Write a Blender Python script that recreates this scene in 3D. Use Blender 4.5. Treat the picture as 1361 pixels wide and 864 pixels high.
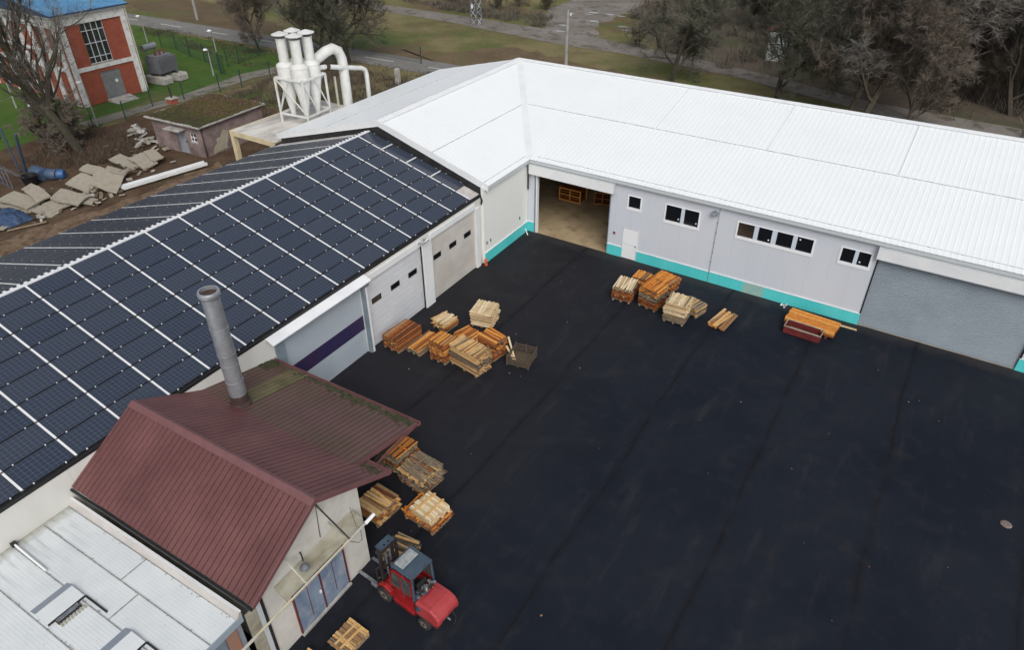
import bpy, math, random
from mathutils import Vector, Matrix
for o in list(bpy.data.objects): bpy.data.objects.remove(o, do_unlink=True)
SC = bpy.context.scene
COL = SC.collection
RND = random.Random(7)
R = math.radians

# ------------------------------------------------------------ camera, light
CAM = Vector((21.2023, -34.9186, 20.88))
YAW, PITCH, ROLL, FPX = R(122.71402538), R(34.77276457), R(0.22097696), 935.187
PHI = 0.0252024
_f = Vector((math.cos(YAW)*math.cos(PITCH), math.sin(YAW)*math.cos(PITCH), -math.sin(PITCH)))
_r = Vector((math.sin(YAW), -math.cos(YAW), 0)); _d = _f.cross(_r)
_r2 = math.cos(ROLL)*_r + math.sin(ROLL)*_d; _d2 = -math.sin(ROLL)*_r + math.cos(ROLL)*_d
cam_data = bpy.data.cameras.new('camera'); cam = bpy.data.objects.new('camera', cam_data); COL.objects.link(cam)
cam_data.sensor_width = 36; cam_data.lens = 36*FPX/1361; cam_data.clip_end = 2000; cam_data.clip_start = .1
m = Matrix((_r2, -_d2, -_f)).transposed().to_4x4(); m.translation = CAM
cam.matrix_world = m; SC.camera = cam

SUN_EL, SUN_AZ = R(44), R(-48)      # direction the light comes from (azimuth from +X)
w = bpy.data.worlds.new("World"); SC.world = w; w.use_nodes = True
nt = w.node_tree; nt.nodes.clear()
sky = nt.nodes.new('ShaderNodeTexSky'); sky.sky_type = 'NISHITA'; sky.sun_disc = False
sky.sun_elevation = SUN_EL; sky.sun_rotation = math.pi/2 - SUN_AZ
sky.air_density = 1.0; sky.dust_density = 4.0; sky.ozone_density = 1.0
bg = nt.nodes.new('ShaderNodeBackground'); bg.inputs[1].default_value = .15
hs = nt.nodes.new('ShaderNodeHueSaturation'); hs.inputs['Saturation'].default_value = .35
wo = nt.nodes.new('ShaderNodeOutputWorld')
nt.links.new(sky.outputs[0], hs.inputs['Color']); nt.links.new(hs.outputs[0], bg.inputs[0]); nt.links.new(bg.outputs[0], wo.inputs[0])
sd = bpy.data.lights.new('sun', 'SUN'); sd.energy = 1.3; sd.angle = R(30); sd.color = (1, .97, .93)
sun = bpy.data.objects.new('sun', sd); COL.objects.link(sun)
sdir = Vector((math.cos(SUN_EL)*math.cos(SUN_AZ), math.cos(SUN_EL)*math.sin(SUN_AZ), math.sin(SUN_EL)))
sun.rotation_euler = sdir.to_track_quat('Z', 'Y').to_euler()
SC.view_settings.view_transform = 'Standard'; SC.view_settings.look = 'None'
SC.view_settings.exposure = -0.06; SC.view_settings.gamma = 1

def G(px, py, z=0.0):
    """point of the plane at height z seen at a pixel of the 1361 px wide survey photograph"""
    v = _f + (px-680.5)/FPX*_r2 + (py-432)/FPX*_d2
    return CAM + v*((z-CAM.z)/v.z)

# ------------------------------------------------------------ materials
def nodes(name):
    mt = bpy.data.materials.new(name); mt.use_nodes = True
    return mt, mt.node_tree, mt.node_tree.nodes['Principled BSDF']
def mixrgb(nt, fac, a, b, mode='MIX'):
    n = nt.nodes.new('ShaderNodeMix'); n.data_type = 'RGBA'; n.blend_type = mode
    for i, v in ((0, fac), (6, a), (7, b)):
        if hasattr(v, 'links') or hasattr(v, 'is_linked'): nt.links.new(v, n.inputs[i])
        else: n.inputs[i].default_value = v if i == 0 else (*v, 1)
    return n.outputs[2]
def noise(nt, scale, detail=4, rough=.6, coord='Object', vec=None, dist=0):
    n = nt.nodes.new('ShaderNodeTexNoise'); n.inputs['Scale'].default_value = scale
    n.inputs['Detail'].default_value = detail; n.inputs['Roughness'].default_value = rough; n.inputs['Distortion'].default_value = dist
    if vec is None:
        tc = nt.nodes.new('ShaderNodeTexCoord'); vec = tc.outputs[coord]
    nt.links.new(vec, n.inputs['Vector']); return n.outputs['Fac']
def ramp(nt, fac, lo, hi):
    n = nt.nodes.new('ShaderNodeMapRange'); n.clamp = True
    n.inputs['From Min'].default_value = lo; n.inputs['From Max'].default_value = hi
    nt.links.new(fac, n.inputs['Value']); return n.outputs[0]
def stretch(nt, s, coord='Object'):
    tc = nt.nodes.new('ShaderNodeTexCoord'); mp = nt.nodes.new('ShaderNodeMapping')
    mp.inputs['Scale'].default_value = s; nt.links.new(tc.outputs[coord], mp.inputs['Vector']); return mp.outputs[0]
def mathn(nt, op, a, b=None):
    n = nt.nodes.new('ShaderNodeMath'); n.operation = op
    for i, v in enumerate((a, b)):
        if v is None: continue
        if isinstance(v, (int, float)): n.inputs[i].default_value = v
        else: nt.links.new(v, n.inputs[i])
    return n.outputs[0]
def bump(nt, b, h, strength=.3, dist=.02):
    n = nt.nodes.new('ShaderNodeBump'); n.inputs['Strength'].default_value = strength; n.inputs['Distance'].default_value = dist
    nt.links.new(h, n.inputs['Height']); nt.links.new(n.outputs[0], b.inputs['Normal'])
def M(name, c, c2=None, scale=3, rough=.6, metal=0, lo=.4, hi=.65, s=None, bmp=0, bscale=None, spec=.5, c3=None, scale3=.5):
    mt, nt, b = nodes(name)
    b.inputs['Roughness'].default_value = rough; b.inputs['Metallic'].default_value = metal
    b.inputs['Specular IOR Level'].default_value = spec
    if c2 is None: b.inputs['Base Color'].default_value = (*c, 1)
    else:
        v = stretch(nt, s) if s else None
        f = ramp(nt, noise(nt, scale, vec=v), lo, hi)
        col = mixrgb(nt, f, c, c2)
        if c3: col = mixrgb(nt, ramp(nt, noise(nt, scale3), .5, .7), col, c3)
        nt.links.new(col, b.inputs['Base Color'])
    if bmp:
        bump(nt, b, noise(nt, bscale or scale*3), bmp, .02)
    return mt

# sheet metal and walls
ROOFW = M('white_roof_sheet', (.775, .805, .82), (.755, .785, .80), scale=.35, rough=.45)
TRIMW = M('white_trim', (.74, .76, .77), (.68, .70, .72), scale=1, rough=.4)
TRIMG = M('grey_trim', (.50, .54, .56), rough=.45)
def wall_mat(name, c, c2, pitch=1.0, dark=(.4, .41, .42), dirt=None):
    mt, nt, b = nodes(name); b.inputs['Roughness'].default_value = .40
    tc = nt.nodes.new('ShaderNodeTexCoord'); sx = nt.nodes.new('ShaderNodeSeparateXYZ'); nt.links.new(tc.outputs['Object'], sx.inputs[0])
    u = mathn(nt, 'ADD', sx.outputs[0], sx.outputs[1])
    fr = mathn(nt, 'FRACT', mathn(nt, 'DIVIDE', u, pitch)); ln = mathn(nt, 'LESS_THAN', fr, .012/pitch)
    col = mixrgb(nt, ramp(nt, noise(nt, .6, vec=stretch(nt, (1, 1, .25))), .35, .7), c, c2)
    if dirt:
        z = ramp(nt, mathn(nt, 'ADD', sx.outputs[2], mathn(nt, 'MULTIPLY', noise(nt, 3), -1.2)), .3, -.5)
        col = mixrgb(nt, mathn(nt, 'MULTIPLY', z, .6), col, dirt)
    col = mixrgb(nt, mathn(nt, 'MULTIPLY', ln, .5), col, dark)
    nt.links.new(col, b.inputs['Base Color']); return mt
WALLG = wall_mat('grey_panel_wall', (.565, .60, .655), (.54, .575, .63), 1.0, (.36, .37, .4))
WALLC = wall_mat('cream_panel_wall', (.76, .785, .76), (.72, .745, .72), 8.0, (.5, .5, .48))
WALLL = wall_mat('pale_render', (.68, .68, .65), (.60, .595, .56), 4.4, (.3, .3, .28), (.35, .33, .28))
TEAL = wall_mat('turquoise_insulation', (.075, .55, .56), (.12, .62, .62), .6, (.05, .30, .31))
TEALF = M('faded_insulation', (.30, .45, .40), (.22, .42, .40), scale=4, rough=.8)
DARK = M('black_membrane_and_shade', (.012, .012, .014), (.03, .028, .028), scale=3, rough=.6)
BLACK = M('black_plastic', (.012, .012, .014), rough=.5)
GLASS = M('dark_glass', (.008, .009, .012), rough=.08)
GLASSW = M('warm_dark_glass', (.05, .035, .025), (.02, .02, .02), scale=2, rough=.1)
WFRAME = M('white_plastic', (.78, .79, .81), rough=.35)
WINSIDE = M('blueish_window_bar', (.55, .62, .70), rough=.4)
SHUTTER = M('grey_shutter_slat', (.265, .31, .35), (.235, .28, .32), scale=.6, rough=.42, metal=.1)
DOORW = M('white_section_door', (.60, .62, .65), (.55, .57, .60), scale=.8, rough=.5)
DOORC = M('cream_section_door', (.55, .53, .50), (.47, .44, .40), scale=.6, rough=.5)
DOORG = M('pale_grey_tarpaulin', (.38, .43, .48), (.34, .39, .44), scale=.7, rough=.6)
NAVY = M('navy_band', (.022, .020, .075), (.035, .02, .06), scale=1.2, rough=.5)
FRAMEG = M('blue_grey_steel', (.20, .25, .30), (.16, .20, .24), scale=2, rough=.5)
def pv_mat():
    mt, nt, b = nodes('photovoltaic_cells')
    b.inputs['Roughness'].default_value = .16; b.inputs['Specular IOR Level'].default_value = .45
    tc = nt.nodes.new('ShaderNodeTexCoord'); sx = nt.nodes.new('ShaderNodeSeparateXYZ'); nt.links.new(tc.outputs['UV'], sx.inputs[0])
    def line(o, n, wd):
        fr = mathn(nt, 'FRACT', mathn(nt, 'MULTIPLY', o, n)); d = mathn(nt, 'ABSOLUTE', mathn(nt, 'SUBTRACT', fr, .5))
        return mathn(nt, 'GREATER_THAN', d, .5-wd)
    l = mathn(nt, 'MAXIMUM', line(sx.outputs[0], 10, .028), line(sx.outputs[1], 6, .028))
    l2 = line(sx.outputs[1], 18, .05)
    cell = nt.nodes.new('ShaderNodeTexVoronoi'); cell.inputs['Scale'].default_value = 30
    nt.links.new(tc.outputs['Object'], cell.inputs['Vector'])
    oi = nt.nodes.new('ShaderNodeObjectInfo')
    c = mixrgb(nt, oi.outputs['Random'], (.026, .036, .058), (.037, .046, .068))
    c = mixrgb(nt, mathn(nt, 'MULTIPLY', cell.outputs['Distance'], .3), c, (.02, .03, .06))
    c = mixrgb(nt, mathn(nt, 'MULTIPLY', l2, .14), c, (.12, .14, .18))
    c = mixrgb(nt, mathn(nt, 'MULTIPLY', l, .38), c, (.22, .25, .30))
    nt.links.new(c, b.inputs['Base Color']); return mt
PV = pv_mat()
PVF = M('black_anodised_frame', (.01, .011, .014), rough=.35)
ALU = M('aluminium_rail', (.80, .82, .84), rough=.3, metal=.15)
GALV = M('galvanised_pipe', (.38, .40, .43), (.30, .32, .35), scale=3, rough=.38, metal=.55)
RUST = M('rusty_brown', (.065, .035, .028), (.035, .022, .02), scale=6, rough=.8)
OLDROOF = M('weathered_roof_sheet', (.52, .50, .48), (.36, .33, .31), scale=2.5, rough=.6)
def brown_roof(name, a, b2, moss):
    mt, nt, b = nodes(name); b.inputs['Roughness'].default_value = .5
    col = mixrgb(nt, ramp(nt, noise(nt, .45, 5), .35, .65), a, b2)
    col = mixrgb(nt, mathn(nt, 'MULTIPLY', ramp(nt, noise(nt, 5, 6, .7), .5, .75), .35), col, (.05, .03, .03))
    if moss: col = mixrgb(nt, mathn(nt, 'MULTIPLY', ramp(nt, noise(nt, .7, 6, .7), .46, .68), .55), col, (.075, .062, .03))
    nt.links.new(col, b.inputs['Base Color']); return mt
BROWN = brown_roof('maroon_roof_sheet', (.155, .063, .060), (.105, .038, .038), False)
BROWNM = brown_roof('mossy_maroon_roof_sheet', (.115, .062, .056), (.085, .045, .039), True)
BGRV = M('shaded_sheet_groove', (.045, .016, .016), (.03, .014, .012), scale=4, rough=.8)  # darker colour on groove faces paints in the shade between ribs
BROWNC = M('maroon_ridge_cap', (.165, .072, .074), (.14, .060, .062), scale=2, rough=.5)
MOSS = M('moss', (.026, .034, .014), (.060, .055, .026), scale=6, rough=1, bmp=.8, bscale=20)
FLATR = None
def flat_roof():
    mt, nt, b = nodes('aged_white_roof_sheet'); b.inputs['Roughness'].default_value = .4
    tc = nt.nodes.new('ShaderNodeTexCoord'); sx = nt.nodes.new('ShaderNodeSeparateXYZ'); nt.links.new(tc.outputs['Object'], sx.inputs[0])
    col = mixrgb(nt, ramp(nt, noise(nt, .8, 5), .4, .7), (.64, .675, .685), (.57, .605, .62))
    st = ramp(nt, noise(nt, 4, 5, .6, vec=stretch(nt, (.12, 1.6, 1))), .48, .72)
    near = ramp(nt, mathn(nt, 'ADD', sx.outputs[0], mathn(nt, 'MULTIPLY', noise(nt, 1.5), 1.6)), -.9, -3.2)
    col = mixrgb(nt, mathn(nt, 'MULTIPLY', mathn(nt, 'MULTIPLY', st, near), .7), col, (.22, .25, .28))
    near2 = ramp(nt, mathn(nt, 'ADD', sx.outputs[0], mathn(nt, 'MULTIPLY', noise(nt, 5), .6)), -3.4, -3.9)
    col = mixrgb(nt, mathn(nt, 'MULTIPLY', near2, .8), col, (.20, .19, .12))
    col = mixrgb(nt, mathn(nt, 'MULTIPLY', ramp(nt, noise(nt, 12, 3), .68, .74), .5), col, (.25, .25, .22))
    nt.links.new(col, b.inputs['Base Color']); return mt
FLATR = flat_roof()
def plaster(name, a, b2, stain, sc=1.3):
    return M(name, a, b2, scale=sc, rough=.85, bmp=.2, bscale=30, c3=stain, scale3=1.1)
RENDER = plaster('off_white_render', (.60, .585, .54), (.53, .52, .48), (.47, .45, .40))
PINKR = M('pink_render', (.26, .195, .185), (.14, .108, .102), scale=1.0, rough=.9, bmp=.3, bscale=20, c3=(.12, .085, .08), scale3=.8)
CONC = M('concrete', (.40, .39, .36), (.30, .29, .27), scale=2.5, rough=.9, bmp=.3, bscale=25, c3=(.22, .21, .18), scale3=1.5)
SLABM = M('broken_concrete', (.30, .275, .22), (.25, .225, .18), scale=4, rough=.95, bmp=.3, bscale=40)
YELL = M('pale_yellow_paint', (.62, .53, .34), (.52, .44, .28), scale=1.5, rough=.7)
PORCH = M('stained_white_roofing', (.62, .60, .56), (.36, .33, .30), scale=.7, rough=.7, s=(1, .4, 1))
CYC = M('off_white_painted_steel', (.66, .67, .655), (.58, .585, .56), scale=1.6, rough=.5)
PIPEW = M('white_pipe', (.48, .48, .42), (.36, .35, .28), scale=2, rough=.5)
def brick():
    mt, nt, b = nodes('red_brick'); b.inputs['Roughness'].default_value = .85
    tc = nt.nodes.new('ShaderNodeTexCoord'); sx = nt.nodes.new('ShaderNodeSeparateXYZ'); nt.links.new(tc.outputs['Object'], sx.inputs[0])
    cb = nt.nodes.new('ShaderNodeCombineXYZ'); nt.links.new(mathn(nt, 'ADD', sx.outputs[0], sx.outputs[1]), cb.inputs[0]); nt.links.new(sx.outputs[2], cb.inputs[1])
    bt = nt.nodes.new('ShaderNodeTexBrick'); nt.links.new(cb.outputs[0], bt.inputs['Vector']); bt.inputs['Scale'].default_value = 1
    bt.inputs['Brick Width'].default_value = .26; bt.inputs['Row Height'].default_value = .085; bt.inputs['Mortar Size'].default_value = .008
    bt.inputs['Color1'].default_value = (.32, .065, .032, 1); bt.inputs['Color2'].default_value = (.22, .042, .025, 1); bt.inputs['Mortar'].default_value = (.3, .15, .1, 1)
    c = mixrgb(nt, ramp(nt, noise(nt, 1.2), .4, .7), bt.outputs['Color'], (.24, .055, .032)); nt.links.new(c, b.inputs['Base Color']); return mt
BRICK = brick()
PEELW = M('peeling_white_paint', (.62, .63, .62), (.44, .43, .41), scale=2.2, rough=.8, lo=.5, hi=.66)
BLUER = M('blue_roof_sheet', (.06, .20, .38), (.09, .26, .44), scale=.6, rough=.45)
BLUED = M('dark_blue_trim', (.03, .06, .12), rough=.5)
DOORS = M('grey_steel_door', (.20, .21, .215), (.15, .155, .16), scale=3, rough=.5)
SHEDD = M('pale_blue_grey_door', (.27, .29, .33), (.20, .22, .25), scale=2, rough=.7)
BLUEDOOR = M('weathered_blue_door', (.22, .28, .37), (.10, .15, .23), scale=1.1, rough=.7, s=(1, 1, .5), c3=(.36, .36, .38), scale3=1.8)
MAROON = M('maroon_paint', (.13, .022, .025), rough=.6)
OLDWOOD = M('weathered_plywood', (.36, .345, .28), (.22, .20, .14), scale=2.0, rough=.9, s=(1, .4, 1))
STEELG = M('transformer_grey', (.16, .17, .19), (.11, .12, .13), scale=3, rough=.5)
GREEN = M('green_fence_paint', (.02, .06, .05), rough=.5)
LAMPP = M('lamp_post_grey', (.30, .31, .31), rough=.5)
LAMPW = M('lamp_head_white', (.78, .80, .80), rough=.35)
BLUEP = M('blue_paint', (.035, .075, .15), (.07, .085, .12), scale=5, rough=.55)
BLUEB = M('bright_blue_plastic', (.03, .11, .28), (.04, .08, .17), scale=4, rough=.45)
TARP = M('dark_blue_tarpaulin', (.02, .04, .09), (.04, .08, .16), scale=3, rough=.5, bmp=.6, bscale=6)
REDP = M('red_paint', (.34, .014, .016), (.19, .012, .014), scale=2, rough=.35)
REDF = M('faded_red_paint', (.40, .060, .064), (.30, .022, .026), scale=1.3, rough=.45, lo=.3, hi=.8)
REDD = M('dark_red_paint', (.16, .024, .024), (.10, .018, .018), scale=3, rough=.5)
CABB = M('dark_blue_grey_paint', (.055, .085, .12), (.04, .06, .085), scale=3, rough=.45)
TYRE = M('black_rubber', (.018, .018, .018), (.035, .032, .03), scale=6, rough=.85)
RIM = M('dusty_wheel_rim', (.20, .17, .145), (.13, .11, .10), scale=5, rough=.8)
STEEL = M('worn_dark_steel', (.035, .035, .04), (.07, .055, .045), scale=5, rough=.5, metal=.4)
STEELL = M('bright_worn_steel', (.30, .32, .36), (.18, .18, .20), scale=6, rough=.4, metal=.5)
PERSPEX = M('cloudy_roof_light', (.34, .36, .36), (.22, .24, .25), scale=7, rough=.35)
ORANGE = M('orange_plastic', (.55, .10, .03), rough=.5)
BARK = M('bark', (.055, .045, .035), (.09, .075, .055), scale=5, rough=.95, bmp=.5, bscale=20)
BARKM = M('mossy_bark', (.032, .028, .02), (.055, .05, .032), scale=4, rough=.95)
TWIG = M('twigs_grey', (.135, .125, .112), rough=.95)
TWIGB = M('twigs_brown', (.135, .112, .090), rough=.95)
TWIGD = M('twigs_olive', (.098, .098, .072), rough=.95)
LEAFB = M('dead_leaves', (.11, .065, .035), rough=.95)
BRAM = M('bramble_stems', (.07, .042, .03), rough=.95)
def wood(name, c, c2):
    return M(name, c, c2, scale=6, rough=.85, lo=.3, hi=.7, spec=.15)
WD = {
 'dark': [wood('wood_reddish', (.32, .105, .030), (.21, .065, .022)), wood('wood_rust', (.40, .15, .045), (.26, .09, .03)), wood('wood_umber', (.14, .05, .024), (.09, .036, .02))],
 'orange': [wood('wood_orange', (.62, .235, .045), (.44, .15, .03)), wood('wood_amber', (.70, .34, .085), (.52, .22, .05)), wood('wood_red_brown', (.28, .10, .035), (.2, .08, .03))],
 'tan': [wood('wood_tan', (.58, .40, .20), (.46, .29, .13)), wood('wood_honey', (.66, .44, .19), (.48, .27, .10)), wood('wood_brown', (.30, .18, .09), (.22, .13, .07))],
 'pale': [wood('wood_pale', (.68, .54, .34), (.56, .43, .26)), wood('wood_cream', (.76, .64, .45), (.64, .52, .35)), wood('wood_straw', (.60, .46, .26), (.5, .36, .19))],
 'grey': [wood('wood_grey', (.22, .18, .13), (.15, .12, .09)), wood('wood_dust', (.32, .26, .18), (.22, .17, .11)), wood('wood_dark_grey', (.11, .085, .06), (.075, .06, .045))],
}
def ground_mat(name, cols, scales, rough=1.0, bscale=8, bstr=.5, detail=8):
    mt, nt, b = nodes(name); b.inputs['Roughness'].default_value = rough; b.inputs['Specular IOR Level'].default_value = .15
    col = cols[0]
    for c, (sc, lo, hi) in zip(cols[1:], scales):
        col = mixrgb(nt, ramp(nt, noise(nt, sc, detail, .62), lo, hi), col, c)
    fine = ramp(nt, noise(nt, bscale*.6, 6, .75), .3, .75)
    col = mixrgb(nt, mathn(nt, 'MULTIPLY', fine, .55), col, tuple(v*.45 for v in cols[0]))
    nt.links.new(col, b.inputs['Base Color'])
    bump(nt, b, noise(nt, bscale, 6, .7), bstr, .15); return mt
GRASS = ground_mat('rough_winter_grass', [(.115, .13, .045), (.23, .19, .10), (.15, .10, .065), (.08, .125, .035)], [(.08, .42, .56), (.11, .5, .62), (.05, .56, .66)])
LAWN = ground_mat('mown_grass', [(.060, .125, .022), (.095, .145, .034), (.08, .085, .03)], [(.4, .4, .65), (.7, .58, .7)])
SOIL = ground_mat('leaf_strewn_soil', [(.085, .052, .034), (.13, .09, .06), (.06, .055, .028)], [(.6, .42, .62), (.35, .56, .66)], bscale=6)
DIRTP = ground_mat('bare_earth', [(.17, .115, .075), (.22, .16, .11), (.10, .07, .05)], [(.7, .42, .62), (1.5, .5, .62)], bscale=5)
WOODF = ground_mat('woodland_litter', [(.11, .09, .07), (.14, .115, .085), (.085, .09, .05)], [(.2, .42, .6), (.12, .52, .62)], bscale=3)
ROADM = ground_mat('grey_road_asphalt', [(.20, .195, .185), (.24, .235, .22), (.17, .165, .155)], [(.4, .4, .65), (1.5, .5, .7)], bscale=20, bstr=.15)
TRACK = ground_mat('muddy_gravel', [(.21, .19, .165), (.28, .26, .24), (.13, .11, .09)], [(.25, .42, .6), (.5, .5, .62)], bscale=4)
PATHM = ground_mat('old_concrete_path', [(.25, .235, .21), (.19, .18, .15), (.12, .12, .07)], [(.4, .4, .65), (.8, .52, .64)], bscale=14, bstr=.2)
PAINT = M('road_paint', (.7, .7, .68), (.5, .5, .48), scale=3, rough=.7)
HFLOOR = M('sandy_concrete_floor', (.40, .31, .19), (.30, .225, .13), scale=.7, rough=.7, c3=(.20, .14, .08), scale3=.9)
def asphalt():
    mt, nt, b = nodes('fresh_black_asphalt'); b.inputs['Specular IOR Level'].default_value = .16
    tc = nt.nodes.new('ShaderNodeTexCoord'); sx = nt.nodes.new('ShaderNodeSeparateXYZ'); nt.links.new(tc.outputs['Object'], sx.inputs[0])
    wob = mathn(nt, 'MULTIPLY', mathn(nt, 'SUBTRACT', noise(nt, .12, 3), .5), .8)
    u = mathn(nt, 'ADD', sx.outputs[0], mathn(nt, 'ADD', wob, mathn(nt, 'MULTIPLY', sx.outputs[1], .018)))
    lane = mathn(nt, 'FRACT', mathn(nt, 'DIVIDE', mathn(nt, 'SUBTRACT', u, 4.35), 4.65))
    dl = mathn(nt, 'ABSOLUTE', mathn(nt, 'SUBTRACT', lane, .5))
    joint = ramp(nt, dl, .445, .498); core = ramp(nt, dl, .480, .499)
    c = mixrgb(nt, ramp(nt, noise(nt, .13, 5), .42, .58), (.0062, .0092, .0165), (.0100, .0132, .0205))
    warm = ramp(nt, mathn(nt, 'ADD', sx.outputs[0], mathn(nt, 'MULTIPLY', noise(nt, .3, 4), 8)), 17, 9)
    c = mixrgb(nt, mathn(nt, 'MULTIPLY', warm, .5), c, (.0235, .0205, .0205))
    c = mixrgb(nt, mathn(nt, 'MULTIPLY', ramp(nt, noise(nt, 1.1, 8, .7), .52, .74), .45), c, (.027, .029, .035))
    st = ramp(nt, noise(nt, 1.6, 6, .65, vec=stretch(nt, (.9, .16, 1))), .56, .74)
    c = mixrgb(nt, mathn(nt, 'MULTIPLY', st, .4), c, (.035, .036, .04))
    c = mixrgb(nt, mathn(nt, 'MULTIPLY', ramp(nt, noise(nt, .5, 4, .6), .62, .74), .22), c, (.038, .032, .027))
    tw_ = nt.nodes.new('ShaderNodeTexWave'); tw_.wave_type = 'RINGS'; tw_.rings_direction = 'Z'; tw_.inputs['Scale'].default_value = .09; tw_.inputs['Distortion'].default_value = 5; tw_.inputs['Detail'].default_value = 3; tw_.inputs['Detail Scale'].default_value = .6
    nt.links.new(tc.outputs['Object'], tw_.inputs['Vector'])
    c = mixrgb(nt, mathn(nt, 'MULTIPLY', mathn(nt, 'MULTIPLY', ramp(nt, tw_.outputs['Fac'], .88, 1.0), ramp(nt, noise(nt, .35, 5), .45, .65)), .18), c, (.034, .035, .038))
    edge = ramp(nt, mathn(nt, 'ADD', sx.outputs[1], mathn(nt, 'MULTIPLY', noise(nt, 1.2, 5), 1.5)), -.2, .5)
    c = mixrgb(nt, mathn(nt, 'MULTIPLY', edge, .35), c, (.06, .055, .05))
    g = nt.nodes.new('ShaderNodeTexVoronoi'); g.inputs['Scale'].default_value = .9; nt.links.new(tc.outputs['Object'], g.inputs['Vector'])
    sp = mathn(nt, 'MULTIPLY', mathn(nt, 'LESS_THAN', g.outputs['Distance'], .022), mathn(nt, 'GREATER_THAN', noise(nt, .9, 3), .52))
    c = mixrgb(nt, mathn(nt, 'MULTIPLY', sp, .6), c, (.22, .19, .16))
    c = mixrgb(nt, mathn(nt, 'MULTIPLY', mathn(nt, 'MULTIPLY', joint, ramp(nt, noise(nt, .5, 3), .25, .6)), .5), c, (.008, .008, .010))
    c = mixrgb(nt, mathn(nt, 'MULTIPLY', mathn(nt, 'MULTIPLY', core, ramp(nt, noise(nt, .8, 3), .35, .6)), .6), c, (.004, .004, .005))
    nt.links.new(c, b.inputs['Base Color'])
    rr = ramp(nt, noise(nt, .4, 5), .3, .8); mr = nt.nodes.new('ShaderNodeMapRange'); mr.inputs['To Min'].default_value = .62; mr.inputs['To Max'].default_value = .85
    nt.links.new(rr, mr.inputs['Value']); nt.links.new(mr.outputs[0], b.inputs['Roughness'])
    h = mathn(nt, 'ADD', mathn(nt, 'MULTIPLY', noise(nt, 60, 3), .3), mathn(nt, 'MULTIPLY', joint, -.6))
    bump(nt, b, h, .5, .015); return mt
ASPH = asphalt()

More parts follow.
